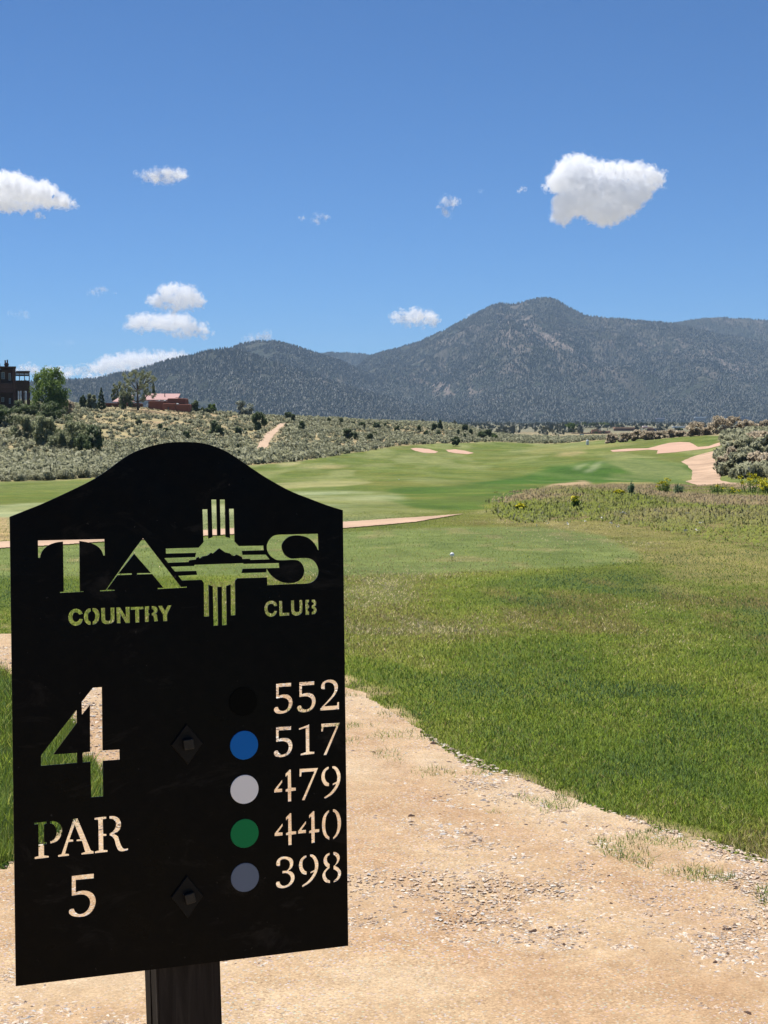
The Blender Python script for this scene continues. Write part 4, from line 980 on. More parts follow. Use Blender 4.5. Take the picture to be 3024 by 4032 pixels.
def tree(name, label, cat, xd, vb, wpx, hpx, kind, Y=None, group=None, seed=0, wide=1.0, trunk_px=None):
    q = np.random.default_rng(1000 + seed)
    if Y is None: P, Y = ground_at(xd, vb)
    else:
        a = float(slopes(xd, vb)[0]); P = Vector((a * Y, Y, float(H(a * Y, Y))))
    s = Y / 3324.0; w, h = wpx * s, hpx * s
    extra = P.z - float(at(xd, vb, Y).z)             # keep the top where it is seen
    h = max(h - extra, .3)
    root = empty(name, P - Vector((0, 0, .05)), q.random() * 6.28); tag(root, label, cat, group)
    bl = []; mat, asp, up, leaf = jun_m, 1.8, .4, max(.10, 2.1 * s)
    shell, jit, n = .5, .5, 700
    if kind == 'juniper':
        for i in range(16):
            t = q.random(); r = w * .5 * (1 - t * .75) * .9; an = q.random() * 6.28; d = r * q.random() ** .5 * .75
            bl.append((math.cos(an) * d, math.sin(an) * d, h * (.12 + .76 * t), w * .17, w * .17, h * .15))
        bl.append((0, 0, h * .35, w * .3, w * .3, h * .3)); tb = .1
    elif kind == 'conifer':
        for i in range(26):
            t = i / 25; r = w * .5 * (1 - t) ** .8; an = i * 2.4
            for k_ in range(2): bl.append((math.cos(an + k_ * 3.1) * r * .62, math.sin(an + k_ * 3.1) * r * .62, h * (.12 + .84 * t), w * .14 * (1.2 - t), w * .14 * (1.2 - t), h * .035))
        tb = .12
    elif kind == 'cottonwood':
        mat = cotton_m; leaf = max(.16, 2.0 * s); n = 5200; up = 1.2; asp = 1.6
        for i in range(110):
            t = q.random(); r = w * .5 * math.sin(math.pi * (.20 + .68 * t)) ** .7; an = q.random() * 6.28; d = r * q.random() ** .4 * .86
            bl.append((math.cos(an) * d, math.sin(an) * d, h * (.10 + .82 * t) , w * q.uniform(.09, .15), w * q.uniform(.09, .15), h * q.uniform(.08, .15)))
        tb = .15
    elif kind == 'sparse':
        mat = olive_m; leaf = max(.10, 1.15 * s); n = 5200; asp = 1.6
        for i in range(95):
            t = q.random(); r = w * .5 * math.sin(math.pi * (.15 + .72 * t)) ** .6; an = q.random() * 6.28; d = r * q.random() ** .35
            bl.append((math.cos(an) * d, math.sin(an) * d, h * (.22 + .72 * t), w * .055, w * .055, h * .06))
        tb = .25
    elif kind == 'round':
        n = 1500 if trunk_px != 'tan' else 800; leaf = max(.14, 2.0 * s)
        for i in range(22):
            an = q.random() * 6.28; t = q.random(); r = w * .42 * math.sin(math.pi * (.15 + .75 * t)) ** .6; d = r * q.random() ** .4
            bl.append((math.cos(an) * d, math.sin(an) * d, h * (.14 + .74 * t), w * .17, w * .17, h * .15))
        tb = .12
    elif kind == 'thicket':
        n = 2600; leaf = max(.12, 1.8 * s); up = .9
        for i in range(30):
            xo = q.uniform(-.42, .42) * w; e = math.sqrt(max(0, 1 - (xo / (w * .5)) ** 2)); t = q.random()
            bl.append((xo, q.uniform(-.25, .25) * w * .5, h * (.12 + .72 * t * e), w * .09, w * .09, h * .15))
        tb = .1; root.rotation_euler = (0, 0, q.uniform(-.2, .2))
    cm = {'pale': pale_m, 'bright': bright_m, 'olive': olive_m, 'jun': jun_m, 'tan': tan_m, 'sage': sage_m}
    if isinstance(trunk_px, str): mat = cm[trunk_px]
    V, F, T = leafset(bl, int(n * 1.9), leaf * 1.15, q, asp, up, shell, jit)
    mesh_np('crown', V, F, mat, tint=T, parent=root)
    # trunk with limbs reaching into the crown
    parts = []; r0 = .02 if cat in ('bush', 'shrub') else max(.05, w * (.035 if kind != 'cottonwood' else .04))
    top = (q.uniform(-.04, .04) * w, 0, h * .72); mid = (q.uniform(-.03, .03) * w, 0, h * .35)
    parts.append(tube([(0, 0, -.15), mid, top], [r0, r0 * .7, r0 * .2], 6))
    big_ = sorted(bl, key=lambda b: -b[3])[:12 if kind in ('sparse', 'cottonwood') else 5]
    for b in big_:
        t = q.uniform(.25, .6); st = np.array(mid) * (1 - t) + np.array(top) * t
        if b[2] < st[2]: st = np.array((0, 0, max(.05, b[2] * .5)))
        parts.append(tube([st, (st + np.array(b[:3])) / 2 + np.array((0, 0, -.03 * h)), b[:3]], [r0 * .45, r0 * .3, r0 * .08], 5))
    V, F, _ = cat_np(parts); mesh_np('trunk', V, F, bark, smooth=True, parent=root)
    return root

T_ = tree
T_('cottonwood', 'tall bright green cottonwood beside the brown adobe apartments', 'tree', 107, 908, 88, 116, 'cottonwood', Y=222, seed=1)
T_('dark_shrub', 'shaded dark green shrub at the foot of the tall cottonwood', 'shrub', 112, 926, 66, 60, 'round', Y=214, seed=2)
T_('hedge_shrub', 'long dark green hedge below the apartment balconies', 'shrub', 30, 912, 110, 50, 'thicket', Y=212, seed=3)
T_('hedge_shrub', 'pale-tipped dark shrub at the left picture edge below the hedge', 'shrub', 2, 946, 76, 70, 'round', Y=188, seed=4)
T_('juniper_shrub', 'grey-green shrub mound below the hedge, left of the dark junipers', 'shrub', 58, 950, 92, 66, 'thicket', Y=172, seed=5, trunk_px='olive')
T_('juniper_shrub', 'tall grey-green juniper shrub left of the dark thicket', 'shrub', 96, 966, 62, 74, 'round', Y=158, seed=6, trunk_px='olive')
T_('juniper_shrub', 'broad dark juniper thicket in the middle of the shrub clump', 'shrub', 146, 971, 96, 66, 'thicket', Y=152, seed=7, trunk_px='olive')
T_('juniper_shrub', 'dark juniper closing the right end of the shrub clump', 'shrub', 190, 974, 66, 66, 'round', Y=150, seed=8)
T_('juniper_shrub', 'low olive shrub on top of the shrub clump behind the dark thicket', 'shrub', 150, 948, 90, 56, 'round', Y=170, seed=9, trunk_px='olive')
T_('pale_shrub', 'dusty pale shrub right of the tall cottonwood trunk', 'shrub', 146, 896, 34, 34, 'round', Y=228, seed=10, trunk_px='tan')
T_('round_tree', 'small dark tree leftmost on the hill crest', 'tree', 180, 875, 15, 22, 'round', Y=262, seed=11)
T_('round_tree', 'small olive-brown round tree second from left on the hill crest', 'tree', 198, 875, 26, 25, 'round', Y=262, seed=12, trunk_px='olive')
T_('young_pine', 'young pine with upright branches left of the adobe house', 'tree', 219, 876, 25, 40, 'conifer', Y=264, seed=13)
T_('rough_pine', 'ragged grey pine behind the left roof of the adobe house', 'tree', 256, 872, 36, 46, 'sparse', Y=300, seed=14)
T_('elm_tree', 'large thin-leaved grey-green elm in front of the adobe house', 'tree', 298, 880, 84, 84, 'sparse', Y=280, seed=15)
T_('olive_shrub', 'yellow-green shrub in front of the left pink roof', 'tree', 272, 878, 34, 32, 'round', Y=279, seed=16, trunk_px='olive')
T_('dark_spruce', 'narrow dark spruce standing behind the adobe house roof', 'tree', 332, 868, 15, 42, 'conifer', Y=312, seed=17)
T_('juniper', 'dark juniper against the right end of the adobe house', 'tree', 419, 888, 22, 24, 'round', Y=296, seed=18)
T_('juniper', 'low dark juniper hedge right of the adobe house', 'shrub', 440, 893, 34, 13, 'thicket', Y=296, seed=19)
T_('small_tree', 'small yellow-green tree right of the adobe house', 'tree', 458, 894, 19, 22, 'round', Y=300, seed=20, trunk_px='bright')
T_('silver_tree', 'pale silvery round tree on the hill crest above the trail', 'tree', 526, 901, 47, 36, 'round', Y=304, seed=21, trunk_px='pale')
T_('juniper', 'large dark round juniper at the head of the dirt trail', 'tree', 561, 934, 36, 48, 'round', seed=22)
jl = [(346, 930, 13, 18, 'small dark juniper on the slope below the adobe house, left of its pair'), (358, 937, 12, 13, 'smaller dark juniper on the slope, right of its pair'),
      (403, 950, 17, 19, 'dark juniper on the bare yellow patch of the slope'), (463, 940, 30, 34, 'big mid-slope juniper left of the pale silvery tree'),
      (474, 942, 18, 24, 'narrow juniper leaning on the big mid-slope juniper'), (515, 940, 17, 20, 'lone juniper below the pale silvery tree'), (530, 937, 10, 13, 'tiny juniper between the silvery tree and the trail'),
      (300, 920, 14, 16, 'small olive juniper under the large thin-leaved elm'), (255, 968, 26, 13, 'low green shrub above the sign arch on the left'),
      (514, 975, 9, 17, 'narrow green juniper just above the right shoulder of the sign arch'), (623, 906, 20, 16, 'bushy juniper on the crest right of the trail head'), (634, 915, 9, 20, 'thin juniper stem shape on the crest right of the trail head'),
      (652, 933, 24, 24, 'juniper on the slope right of the dirt trail'), (711, 914, 8, 12, 'small pointed juniper, first in the row on the middle crest'), (737, 915, 10, 12, 'small round juniper, second in the row on the middle crest'),
      (765, 922, 9, 11, 'small juniper, third in the row on the middle crest'), (782, 925, 14, 15, 'stout juniper, fourth in the row on the middle crest'), (815, 928, 17, 18, 'largest juniper of the row on the middle crest'),
      (832, 926, 10, 12, 'small juniper right of the largest one on the middle crest'), (858, 933, 11, 14, 'juniper last in the row on the middle crest'), (752, 951, 22, 26, 'broad juniper in the hollow below the middle crest'),
      (768, 950, 14, 18, 'narrower juniper right of the broad one in the hollow'), (799, 950, 13, 14, 'small juniper above the far fairway edge'), (809, 943, 10, 10, 'tiny juniper above the far fairway edge'),
      (905, 935, 12, 17, 'juniper alone on the right shoulder of the hill'), (921, 942, 11, 12, 'small juniper right of the lone shoulder juniper'), (938, 932, 12, 18, 'left one of two joined dark junipers on the right shoulder'),
      (950, 930, 17, 24, 'right and taller of two joined dark junipers'), (948, 944, 12, 13, 'small juniper under the two joined junipers'), (984, 964, 18, 22, 'dark juniper behind the small pale bunkers'),
      (990, 942, 10, 14, 'small juniper near the right end of the hill'), (1004, 934, 14, 18, 'round juniper near the right end of the hill'), (1016, 942, 10, 15, 'thin juniper near the right end of the hill'), (1003, 948, 11, 12, 'low juniper near the right end of the hill'),
      (1040, 950, 22, 18, 'wide dark shrub at the foot of the hill end'), (1058, 948, 24, 24, 'rounded dark shrub ending the hill on the right')]
for i, (x_, v_, w_, h_, lb) in enumerate(jl):
    T_('juniper', lb, 'juniper', x_, v_, w_, h_, 'round' if i % 3 else 'juniper', seed=40 + i, group='junipers dotted over the sagebrush hill', trunk_px='olive' if i in (7, 8) else None)
T_('green_shrub', 'yellow-green shrub at the very end of the sage hill', 'shrub', 1070, 952, 20, 12, 'round', seed=90, trunk_px='bright')
T_('green_tree', 'bright green round tree in front of the far trees', 'tree', 1231, 944, 29, 30, 'round', Y=620, seed=91, trunk_px='bright')
for i, (x_, w_, h_, lb) in enumerate([(1258, 26, 26, 'hazy dark tree first right of the bright green tree'), (1280, 30, 24, 'hazy dark tree second right of the bright green tree'),
                                      (1304, 34, 27, 'hazy dark tree above the orange-topped building'), (1326, 26, 22, 'hazy dark tree left of the long brown roof')]):
    T_('far_tree', lb, 'tree', x_, 940, w_, h_ + 2, 'round', Y=900, seed=92 + i, group='far trees around the distant buildings', trunk_px=None)
T_('far_shrub', 'small dark green bush in front of the white building', 'shrub', 1467, 932, 17, 9, 'round', Y=600, seed=97)
T_('far_shrub', 'dark bush at the foot of the orange-topped building', 'shrub', 1288, 948, 8, 14, 'round', Y=560, seed=98)
# big rounded rabbitbrush on the bank at the right
rb = [(1320, 949, 34, 15, 196), (1348, 950, 36, 18, 196), (1374, 949, 34, 21, 197), (1400, 949, 38, 20, 196), (1424, 948, 30, 18, 196), (1447, 950, 42, 26, 191), (1472, 949, 30, 20, 191), (1500, 947, 52, 40, 186),
      (1528, 942, 32, 22, 187), (1550, 940, 56, 44, 183), (1586, 940, 38, 42, 183), (1612, 938, 38, 36, 182), (1640, 938, 28, 28, 181), (1662, 938, 32, 34, 179)]
names = ['first', 'second', 'third', 'fourth', 'fifth', 'sixth', 'seventh', 'eighth', 'ninth', 'tenth', 'eleventh', 'twelfth', 'thirteenth', 'fourteenth']
for i, (x_, v_, w_, h_, Y_) in enumerate(rb):
    T_('rabbitbrush', 'rounded tan bush on the skyline bank, %s from the left' % names[i], 'bush', x_, v_, w_, h_, 'round', Y=Y_, seed=120 + i, group='tan bushes along the bank above the pink bunker', trunk_px='tan')
# the near bush thicket right of the cart path
tb = [(1572, 1018, 44, 54, 90), (1600, 1032, 64, 58, 84), (1640, 1036, 70, 62, 82), (1690, 1040, 74, 66, 80), (1590, 975, 44, 28, 104), (1620, 978, 66, 36, 102), (1660, 980, 74, 44, 98), (1640, 955, 64, 26, 118), (1680, 955, 64, 30, 116)]
tl = ['tan-grey bush at the left corner of the thicket beside the cart path', 'grey-brown bush in the thicket front, just left of the yellow weeds', 'broad grey-brown bush in the thicket front behind the yellow weeds',
      'dark-based bush at the picture edge in the thicket front', 'small grey bush on the upper left of the thicket', 'bushy grey mound in the middle of the thicket', 'large grey mound at the right of the thicket middle',
      'tan bush on top of the thicket', 'tan bush at the top right of the thicket']
for i, (x_, v_, w_, h_, Y_) in enumerate(tb):
    T_('rabbitbrush', tl[i], 'bush', x_, v_, w_, h_, 'round', Y=Y_, seed=140 + i, group='bushes of the thicket right of the cart path', trunk_px='tan' if i in (0, 2, 7, 8) else 'sage')

# ------------------------------------------------------------------ flowering weeds
flower = simple('yellow petals', (0.62, 0.56, 0.03), .7, .1); wgreen = leafmat('weed leaves', (.11, .19, .04), (.27, .36, .10), .45); wblue = leafmat('blue-green weed leaves', (.14, .21, .10), (.30, .40, .24), .5)
def weed(label, xd, vb, wpx, hpx, Y, seed, yellow=.0, mat=None, nst=26):
    q = np.random.default_rng(seed); s = Y / 3324.0; w, h = wpx * s, hpx * s
    a = float(slopes(xd, vb)[0]); P = Vector((a * Y, Y, float(H(a * Y, Y)))); h = max(.15, h - (P.z - float(at(xd, vb, Y).z)))
    root = empty('flowering_weed' if yellow else 'tall_weed', P, 0); tag(root, label, 'weed', 'weeds standing in the rough right of the tee')
    st, lf, fl = [], [], []
    for i in range(nst):
        an = q.random() * 6.28; r = w * .5 * q.random() ** .6; b = np.array((math.cos(an) * r * .5, math.sin(an) * r * .5, 0)); t = np.array((math.cos(an) * r, math.sin(an) * r, h * q.uniform(.6, 1) * (1 - .3 * (r / (w * .5)) ** 2)))
        st.append(tube([b, (b + t) / 2, t], [.006, .005, .003], 4))
        bl = [(*(b * (1 - f) + t * f), .06 + .13 * w * (1 - f), .06 + .13 * w * (1 - f), h * .13) for f in (.2, .4, .6, .8)]
        lf.append(leafset(bl, 14, .026 * max(1, Y / 50), q, 2.6, .6, .7, .7))
        if yellow and q.random() < yellow: fl.append(leafset([(*t, .05 + .05 * w, .05 + .05 * w, h * .09)], 26, .03 * max(1, Y / 45), q, 1.1, 0, .5, .8))
    V, F, _ = cat_np(st); mesh_np('stems', V, F, wgreen, tint=np.full(len(F), .4), parent=root)
    V, F, T = cat_np(lf); mesh_np('leaves', V, F, mat or wgreen, tint=T, parent=root)
    if fl: V, F, T = cat_np(fl); o = mesh_np('flowers', V, F, flower, parent=root); o['kind'] = 'stuff'
for i, w in enumerate([
    ('large yellow-flowering weed clump at the right picture edge', 1622, 1072, 66, 52, 42, .9), ('yellow-flowering weed just right of the large clump', 1652, 1074, 40, 40, 41, .8),
    ('small round yellow-green weed at the left end of the rough', 1125, 1113, 22, 27, 27, .55), ('small yellow-topped weed in the middle of the rough', 1337, 1078, 18, 16, 36, .6),
    ('tall green weed left of the cart path foot', 1436, 1066, 34, 34, 44, .3), ('blue-green weed in front of the cart path foot', 1466, 1075, 24, 36, 42, 0), ('slim bluish weed standing alone in the rough', 1363, 1080, 12, 46, 36, 0),
    ('leafy green weed between cart path foot and yellow clump', 1548, 1076, 40, 34, 42, .1), ('bushy green weed just left of the large yellow clump', 1586, 1078, 44, 32, 41, .15), ('pale green weed stalk near the small yellow weed', 1245, 1102, 14, 36, 28, .1)]):
    weed(w[0], *w[1:6], 700 + i, w[6], wblue if w[6] == 0 else None)
# white clover and litter specks
wh = []
for i, (a_, b_) in enumerate([(1183, 1130), (1226, 1132), (1262, 1125), (1300, 1120), (1344, 1108), (1350, 1109), (1482, 1148), (1508, 1147), (1515, 1129), (1485, 1109), (1320, 1130), (1160, 1137), (1335, 1137)]):
    Y_ = 5318 / (b_ - 907) * .97; P = at(a_, b_, Y_); z = float(H(P.x, P.y))
    wh.append(leafset([(P.x, P.y, z + .06, .04, .04, .02)], 6, .022, np.random.default_rng(i), 1.2, 0, .5, .8)[:2])
V, F, _ = cat_np(wh); o = mesh_np('white_blossoms', V, F, white); tag(o, 'tiny white blossoms sprinkled in the rough grass', kind='stuff')

# ------------------------------------------------------------------ buildings
def frame_at(xd, vd, Y):
    p = at(xd, vd, Y); return p
adobe_dk = simple('dark brown stucco', (0.10, 0.058, 0.047), .95, .1, .12, 1.2, .3, .03)
wood_dk = simple('dark wood', (0.075, 0.045, 0.035), .85, .15, .3, 4, .3, .01)
glass = simple('window glass', (0.08, 0.10, 0.12), .15, .6, .1, 2, 0, .01)
wframe = simple('window frame paint', (0.45, 0.46, 0.45), .6, .3, .05)
# brown adobe apartments at the left edge; local x runs along the front, z up, base just below the hedge
Yb = 226.0; px = Yb / 3324.0
c0 = at(34, 880, Yb); root = empty('adobe_apartments', c0, R(14)); tag(root, 'dark brown adobe apartment block with covered balconies at the left edge', 'building')
u = px  # metres per survey unit there
def U(*b): return tuple(c * u for c in b)
boxes('wall', [U(-75, -31, 0, 90, -6, 95)], adobe_dk, root, .15)
boxes('rear_wall', [U(-31, 0, 18, 90, -6, 84)], adobe_dk, root, .15)
boxes('pier', [U(-6, 1, 2, 18, -6, 84)], adobe_dk, root, .12)
boxes('floor_slab', [U(-31, 0, 2, 18, 32, 40)], adobe_dk, root)
boxes('balcony_wall', [U(-31, -6, 2, 4, 40, 52)], adobe_dk, root, .08)
boxes('roof_slab', [U(-33, 2, 0, 60, 84.5, 88)], wood_dk, root)
bm = bmesh.new(); box_bm(bm, *U(-23, -13, 20, 32, 88, 97), bevel=.25); ch = bm_obj('chimney', bm, adobe_dk, root)
for i, (a, h_) in enumerate(((-20.5, 102), (-16, 103))):
    V, F = tube([np.array(U(a, 26, 96)), np.array(U(a, 26, h_))], [1.6 * u, 1.5 * u], 8); mesh_np('chimney_pot', V, F, adobe_dk, parent=ch)
for (a, b, c, d) in ((-30, -22, 61, 76), (-30, -24, 12, 22), (-14, -10, 8, 20), (-14, -9, 58, 74)):
    w_ = boxes('window', [U(a, b, 17, 18.1, c, d)], wframe, root); boxes('pane', [U(a + 1, (a + b) / 2 - .3, 16.7, 17, c + 1, d - 1), U((a + b) / 2 + .3, b - 1, 16.7, 17, c + 1, d - 1)], glass, w_)
# covered porch wing
boxes('porch_roof', [U(2, 31, 2, 26, 76, 78.5)], wood_dk, root)
boxes('roof_beam', [U(1, 30, 3, 5, 72, 76)], wood_dk, root); boxes('lower_beam', [U(1, 32, 3, 5, 36, 41)], wood_dk, root)
boxes('porch_wall', [U(1, 30, 3.5, 5, 41, 58)], wood_dk, root); boxes('porch_floor', [U(1, 30, 5, 26, 36, 39)], wood_dk, root)
for a in (8, 18.5, 28.5):
    boxes('post', [U(a, a + 1.7, 2.5, 5.5, -6, 72)], wood_dk, root)
boxes('back_beam', [U(1, 30, 25, 27, 68, 72)], wood_dk, root)
boxes('porch_base', [U(0, 31, 3, 26, -8, 6)], adobe_dk, root); boxes('screen_wall', [U(0, 5, 24, 26, 6, 36), U(13, 18, 24, 26, 6, 36), U(24, 31, 24, 26, 6, 36)], adobe_dk, root)

# pink-roofed adobe house on the crest
red = simple('red adobe', (0.20, 0.085, 0.062), .95, .1, .12, .8, .3, .03); redd = simple('dark red adobe', (0.11, 0.052, 0.040), .95, .1, .15, .8, .3, .03)
pinkr = simple('pink metal roof', (0.44, 0.245, 0.215), .5, .3, .08, .5, .1, .01)
Yh = 290.0; u = Yh / 3324.0; c0 = at(320, 885, Yh); root = empty('adobe_house', c0, R(0)); tag(root, 'red adobe house with pink metal roofs on the hill crest', 'house')
def roof(name, x0, x1, y0, y1, zl, zh, flat=0.0):
    bm = bmesh.new(); t = .18
    a = [(x0, y0, zl), (x1, y0, zl), (x1 - flat, y1, zh), (x0 + flat, y1, zh)]
    lo = [bm.verts.new(Vector(q) * u) for q in a]; hi = [bm.verts.new(Vector(q) * u + Vector((0, 0, t))) for q in a]
    bm.faces.new(lo[::-1]); bm.faces.new(hi)
    for i in range(4): bm.faces.new((lo[i], lo[(i + 1) % 4], hi[(i + 1) % 4], hi[i]))
    return bm_obj(name, bm, pinkr, root)
boxes('low_wall', [U(-93, -20, 4, 60, -10, 14)], redd, root, .15)
boxes('eave', [U(-95, -20, 1, 4, 12.2, 14.2)], red, root)
roof('pink_roof', -78, -30, 6, 60, 15.5, 30, 12)
boxes('mid_wall', [U(0, 46, 0, 60, -10, 18.5)], red, root, .2)
rr_ = roof('pink_roof', -12, 62, 3, 60, 19.5, 33.5, 0)
boxes('vent_pipe', [U(31, 32.4, 30, 32, 24, 36)], wood_dk, rr_)
boxes('gable_wall', [U(55, 63, 20, 60, -10, 27)], red, root, .2)
boxes('parapet_wall', [U(42, 81, -6, 50, -10, 24.5)], red, root, .22)
boxes('front_wall', [U(34, 62, -22, -6, -14, 13.5)], red, root, .22)
boxes('end_wall', [U(62, 93, -20, 10, -14, 11.5)], red, root, .22)
w_ = boxes('window', [U(45, 48.6, -22.4, -21.8, -.5, 5.5)], wood_dk, root); boxes('pane', [U(45.6, 48, -22.7, -22.4, 0, 5)], glass, w_)
for a, b, c in ((66, -18, 11.5), (24, 4, 18.5), (36, 3, 18.5)):
    bm = bmesh.new(); bmesh.ops.create_uvsphere(bm, u_segments=16, v_segments=8, radius=1.0)
    for v in bm.verts: v.co = Vector((a * u + v.co.x * 3.2 * u, b * u + v.co.y * 3 * u, c * u + max(v.co.z, -.2) * 2.4 * u))
    bm_obj('skylight', bm, wframe, root, True)
# long low roof behind the trail head
Yr = 330.0; u = Yr / 3324.0; root = empty('low_house', at(584, 903, Yr)); tag(root, 'low reddish-brown house roof peeping over the crest by the trail', 'house')
boxes('wall', [U(-16, 24, 0, 60, -10, 3)], redd, root, .1); boxes('roof', [U(-18, 26, -2, 62, 3, 5)], redd, root); boxes('dormer', [U(-12, -4, 4, 20, 5, 7)], redd, root, .1)

# distant buildings on the plain
brn = simple('brown wall', (0.19, 0.105, 0.085), .95, .1); grn = simple('grey wall', (0.24, 0.25, 0.29), .95, .1); org = simple('orange stucco', (0.50, 0.30, 0.20), .95, .1)
wht = simple('white wall', (0.75, 0.77, 0.76), .7, .2); pnk = simple('pale roof', (0.62, 0.52, 0.55), .6, .3)
def bld(name, label, xd, vb, Y, walls, cat='building', grp=None, rz=0.0):
    """walls: (part, x0,x1,z0,z1,depth,material) in survey units about (xd, vb)"""
    global u
    u = Y / 3324.0; r = empty(name, at(xd, vb, Y), rz); tag(r, label, cat, grp)
    for pn, x0, x1, z0, z1, y0, y1, mt in walls: boxes(pn, [U(x0, x1, y0, y1, z0, z1)], mt, r)
    return r
bld('long_building', 'long dark brown building with tan roof edge on the plain', 1370, 940, 700,
    [('wall', -40, 44, -6, 14, 0, 30, brn), ('roof', -42, 40, 14, 17, -1, 31, org), ('grey_wing', 44, 60, -6, 15, 2, 26, grn), ('roof_cap', 20, 30, 17, 20, 5, 20, wht)] + [('door_bay', a, a + 6, 2, 9, -.4, 0, grn) for a in (-30, -16, -2, 12, 26)])
bld('adobe_building', 'low dark building with orange stucco tower left of the long roof', 1285, 948, 560,
    [('wall', -46, 34, -6, 11, 0, 26, brn), ('roof', -48, 36, 11, 13, -1, 27, redd), ('tower', -6, 6, 11, 20, 3, 14, org), ('tower_wing', 6, 34, 12, 17, 2, 22, org), ('low_wing', -54, -46, -6, 5, 0, 16, org)] + [('window', a, a + 3, 2, 7, -.4, 0, glass) for a in (-36, -24, -12, 2, 14)])
bld('white_building', 'long white flat building on the plain behind the tan bushes', 1472, 930, 900, [('wall', -17, 24, -4, 8, 0, 20, wht), ('roof', -18, 25, 8, 9.5, -1, 21, wht), ('wall', 46, 62, -4, 8, 0, 20, wht), ('wall', 112, 122, -4, 9, 0, 20, wht), ('doors', -12, 10, -3, 3, -.4, 0, grn)])
bld('white_van', 'white van parked in front of the low dark building', 1257, 945, 520, [('body', -5, 5, 1, 5.5, 0, 4, wht), ('cab_window', -4.4, 4.4, 5.5, 7.5, .5, 3.5, simple('teal glass', (.25, .42, .42), .3, .4)), ('wheel', -4, -2, -.5, 1.5, -.1, .6, iron), ('wheel', 2, 4, -.5, 1.5, -.1, .6, iron)], 'van')
for i, (x_, v_, w_, c_, lb) in enumerate([(1427, 905, 16, pnk, 'pale pink roofed house in the foothill forest'), (1513, 903, 22, wht, 'faint white house highest right in the foothill forest'), (1560, 903, 8, wht, 'tiny white house in the foothill forest right of the faint one'),
                                          (1612, 903, 20, grn, 'grey roofed house in the foothill forest near the picture edge'), (1136, 926, 12, wht, 'tiny white house at the left end of the far plain'), (1224, 928, 10, wht, 'tiny pale house behind the bright green tree')]):
    bld('far_house', lb, x_, v_, 1900 if v_ > 910 else 2700, [('wall', -w_ / 2, w_ / 2, -5, 0, 0, 8, grn), ('roof', -w_ / 2 - 1, w_ / 2 + 1, 0, 2.4, -1, 9, c_)], 'house', 'small houses far off below the mountains')
for i, (x_, v_, w_, c_, lb) in enumerate([(1096, 948, 7, wht, 'white parked car farthest left on the plain'), (1106, 948, 8, grn, 'grey parked car beside the white one on the plain'), (1127, 950, 6, org, 'tan parked car on the plain'), (1140, 946, 6, wht, 'white parked car right of the tan one'),
                                          (1160, 949, 7, grn, 'grey parked car in the middle of the plain'), (1177, 947, 6, wht, 'white parked car near the bright green tree')]):
    bld('parked_car', lb, x_, v_, 480, [('body', -w_ / 2, w_ / 2, .8, 3.4, 0, 3.2, c_), ('cabin', -w_ / 3.5, w_ / 3.5, 3.4, 5, .4, 2.8, glass), ('wheel', -w_ / 2.8, -w_ / 5, -.2, 1.2, -.15, .5, iron), ('wheel', w_ / 5, w_ / 2.8, -.2, 1.2, -.15, .5, iron)], 'car', 'cars parked far off on the plain')

# small things on the course
P, Y_ = ground_at(574, 999); u = Y_ / 3324
bx_ = empty('utility_box', P); tag(bx_, 'dark green utility box at the fairway edge below the trail', 'utility box')
boxes('cabinet', [U(-4.2, 4.2, 0, 8, -1, 9)], simple('green enamel', (.05, .09, .07), .5, .3), bx_, .04); boxes('lid', [U(-4.8, 4.8, -.6, 8.6, 9, 10.2)], simple('grey lid', (.22, .25, .25), .5, .3), bx_, .03)
for xd_, vb_, h_, lb in ((109, 1036, 34, 'thin steel fence post among the front sagebrush'), (222, 1008, 12, 'short thin stake behind the front sagebrush')):
    P, Y_ = ground_at(xd_, vb_, 60); s_ = Y_ / 3324
    V, F = tube([(0, 0, -.2), (0, 0, h_ * s_)], [.03, .03], 6); o = mesh_np('fence_post', V, F, iron); o.location = P; tag(o, lb, 'post', None)
P, Y_ = ground_at(1269, 961, 150); V, F = tube([(0, 0, 0), (0, 0, .5), (0, 0, .7)], [.2, .2, .08], 8); o = mesh_np('yardage_marker', V, F, wht); o.location = P; tag(o, 'small white yardage marker on the far fairway edge', 'marker')
P, Y_ = ground_at(862, 1037, 40); bm = bmesh.new(); bmesh.ops.create_icosphere(bm, subdivisions=2, radius=.03); o = bm_obj('golf_ball', bm, wht, None, True); o.location = P + Vector((0, 0, .03)); tag(o, 'distant white golf ball lying on the fairway', 'golf ball')

# ------------------------------------------------------------------ clouds
m, nt, out = newmat('cloud'); 
vs = N(nt, 'ShaderNodeVolumePrincipled'); vs.inputs['Color'].default_value = (1, 1, 1, 1); vs.inputs['Anisotropy'].default_value = 0.0
vs.inputs['Density'].default_value = 0.03
nt.links.new(vs.outputs[0], out.inputs['Volume'])
cloud_m = m
def cloud_mat(dens, u, lo=.42, hi=.60, sz=13):
    m, nt, out = newmat('cloud'); co = coords(nt)
    vs = N(nt, 'ShaderNodeVolumePrincipled'); vs.inputs['Color'].default_value = (1, 1, 1, 1)
    a = noise(nt, 1 / (sz * u), 7, .66, co, .5); b = mrange(nt, a, lo, hi, 0.0, 1.0)
    mu = N(nt, 'ShaderNodeMath', operation='MULTIPLY'); nt.links.new(b, mu.inputs[0]); mu.inputs[1].default_value = dens
    nt.links.new(mu.outputs[0], vs.inputs['Density']); nt.links.new(vs.outputs[0], out.inputs['Volume']); return m
tex_a = bpy.data.textures.new('puff', 'CLOUDS'); tex_a.noise_scale = 1.0; tex_a.noise_depth = 3
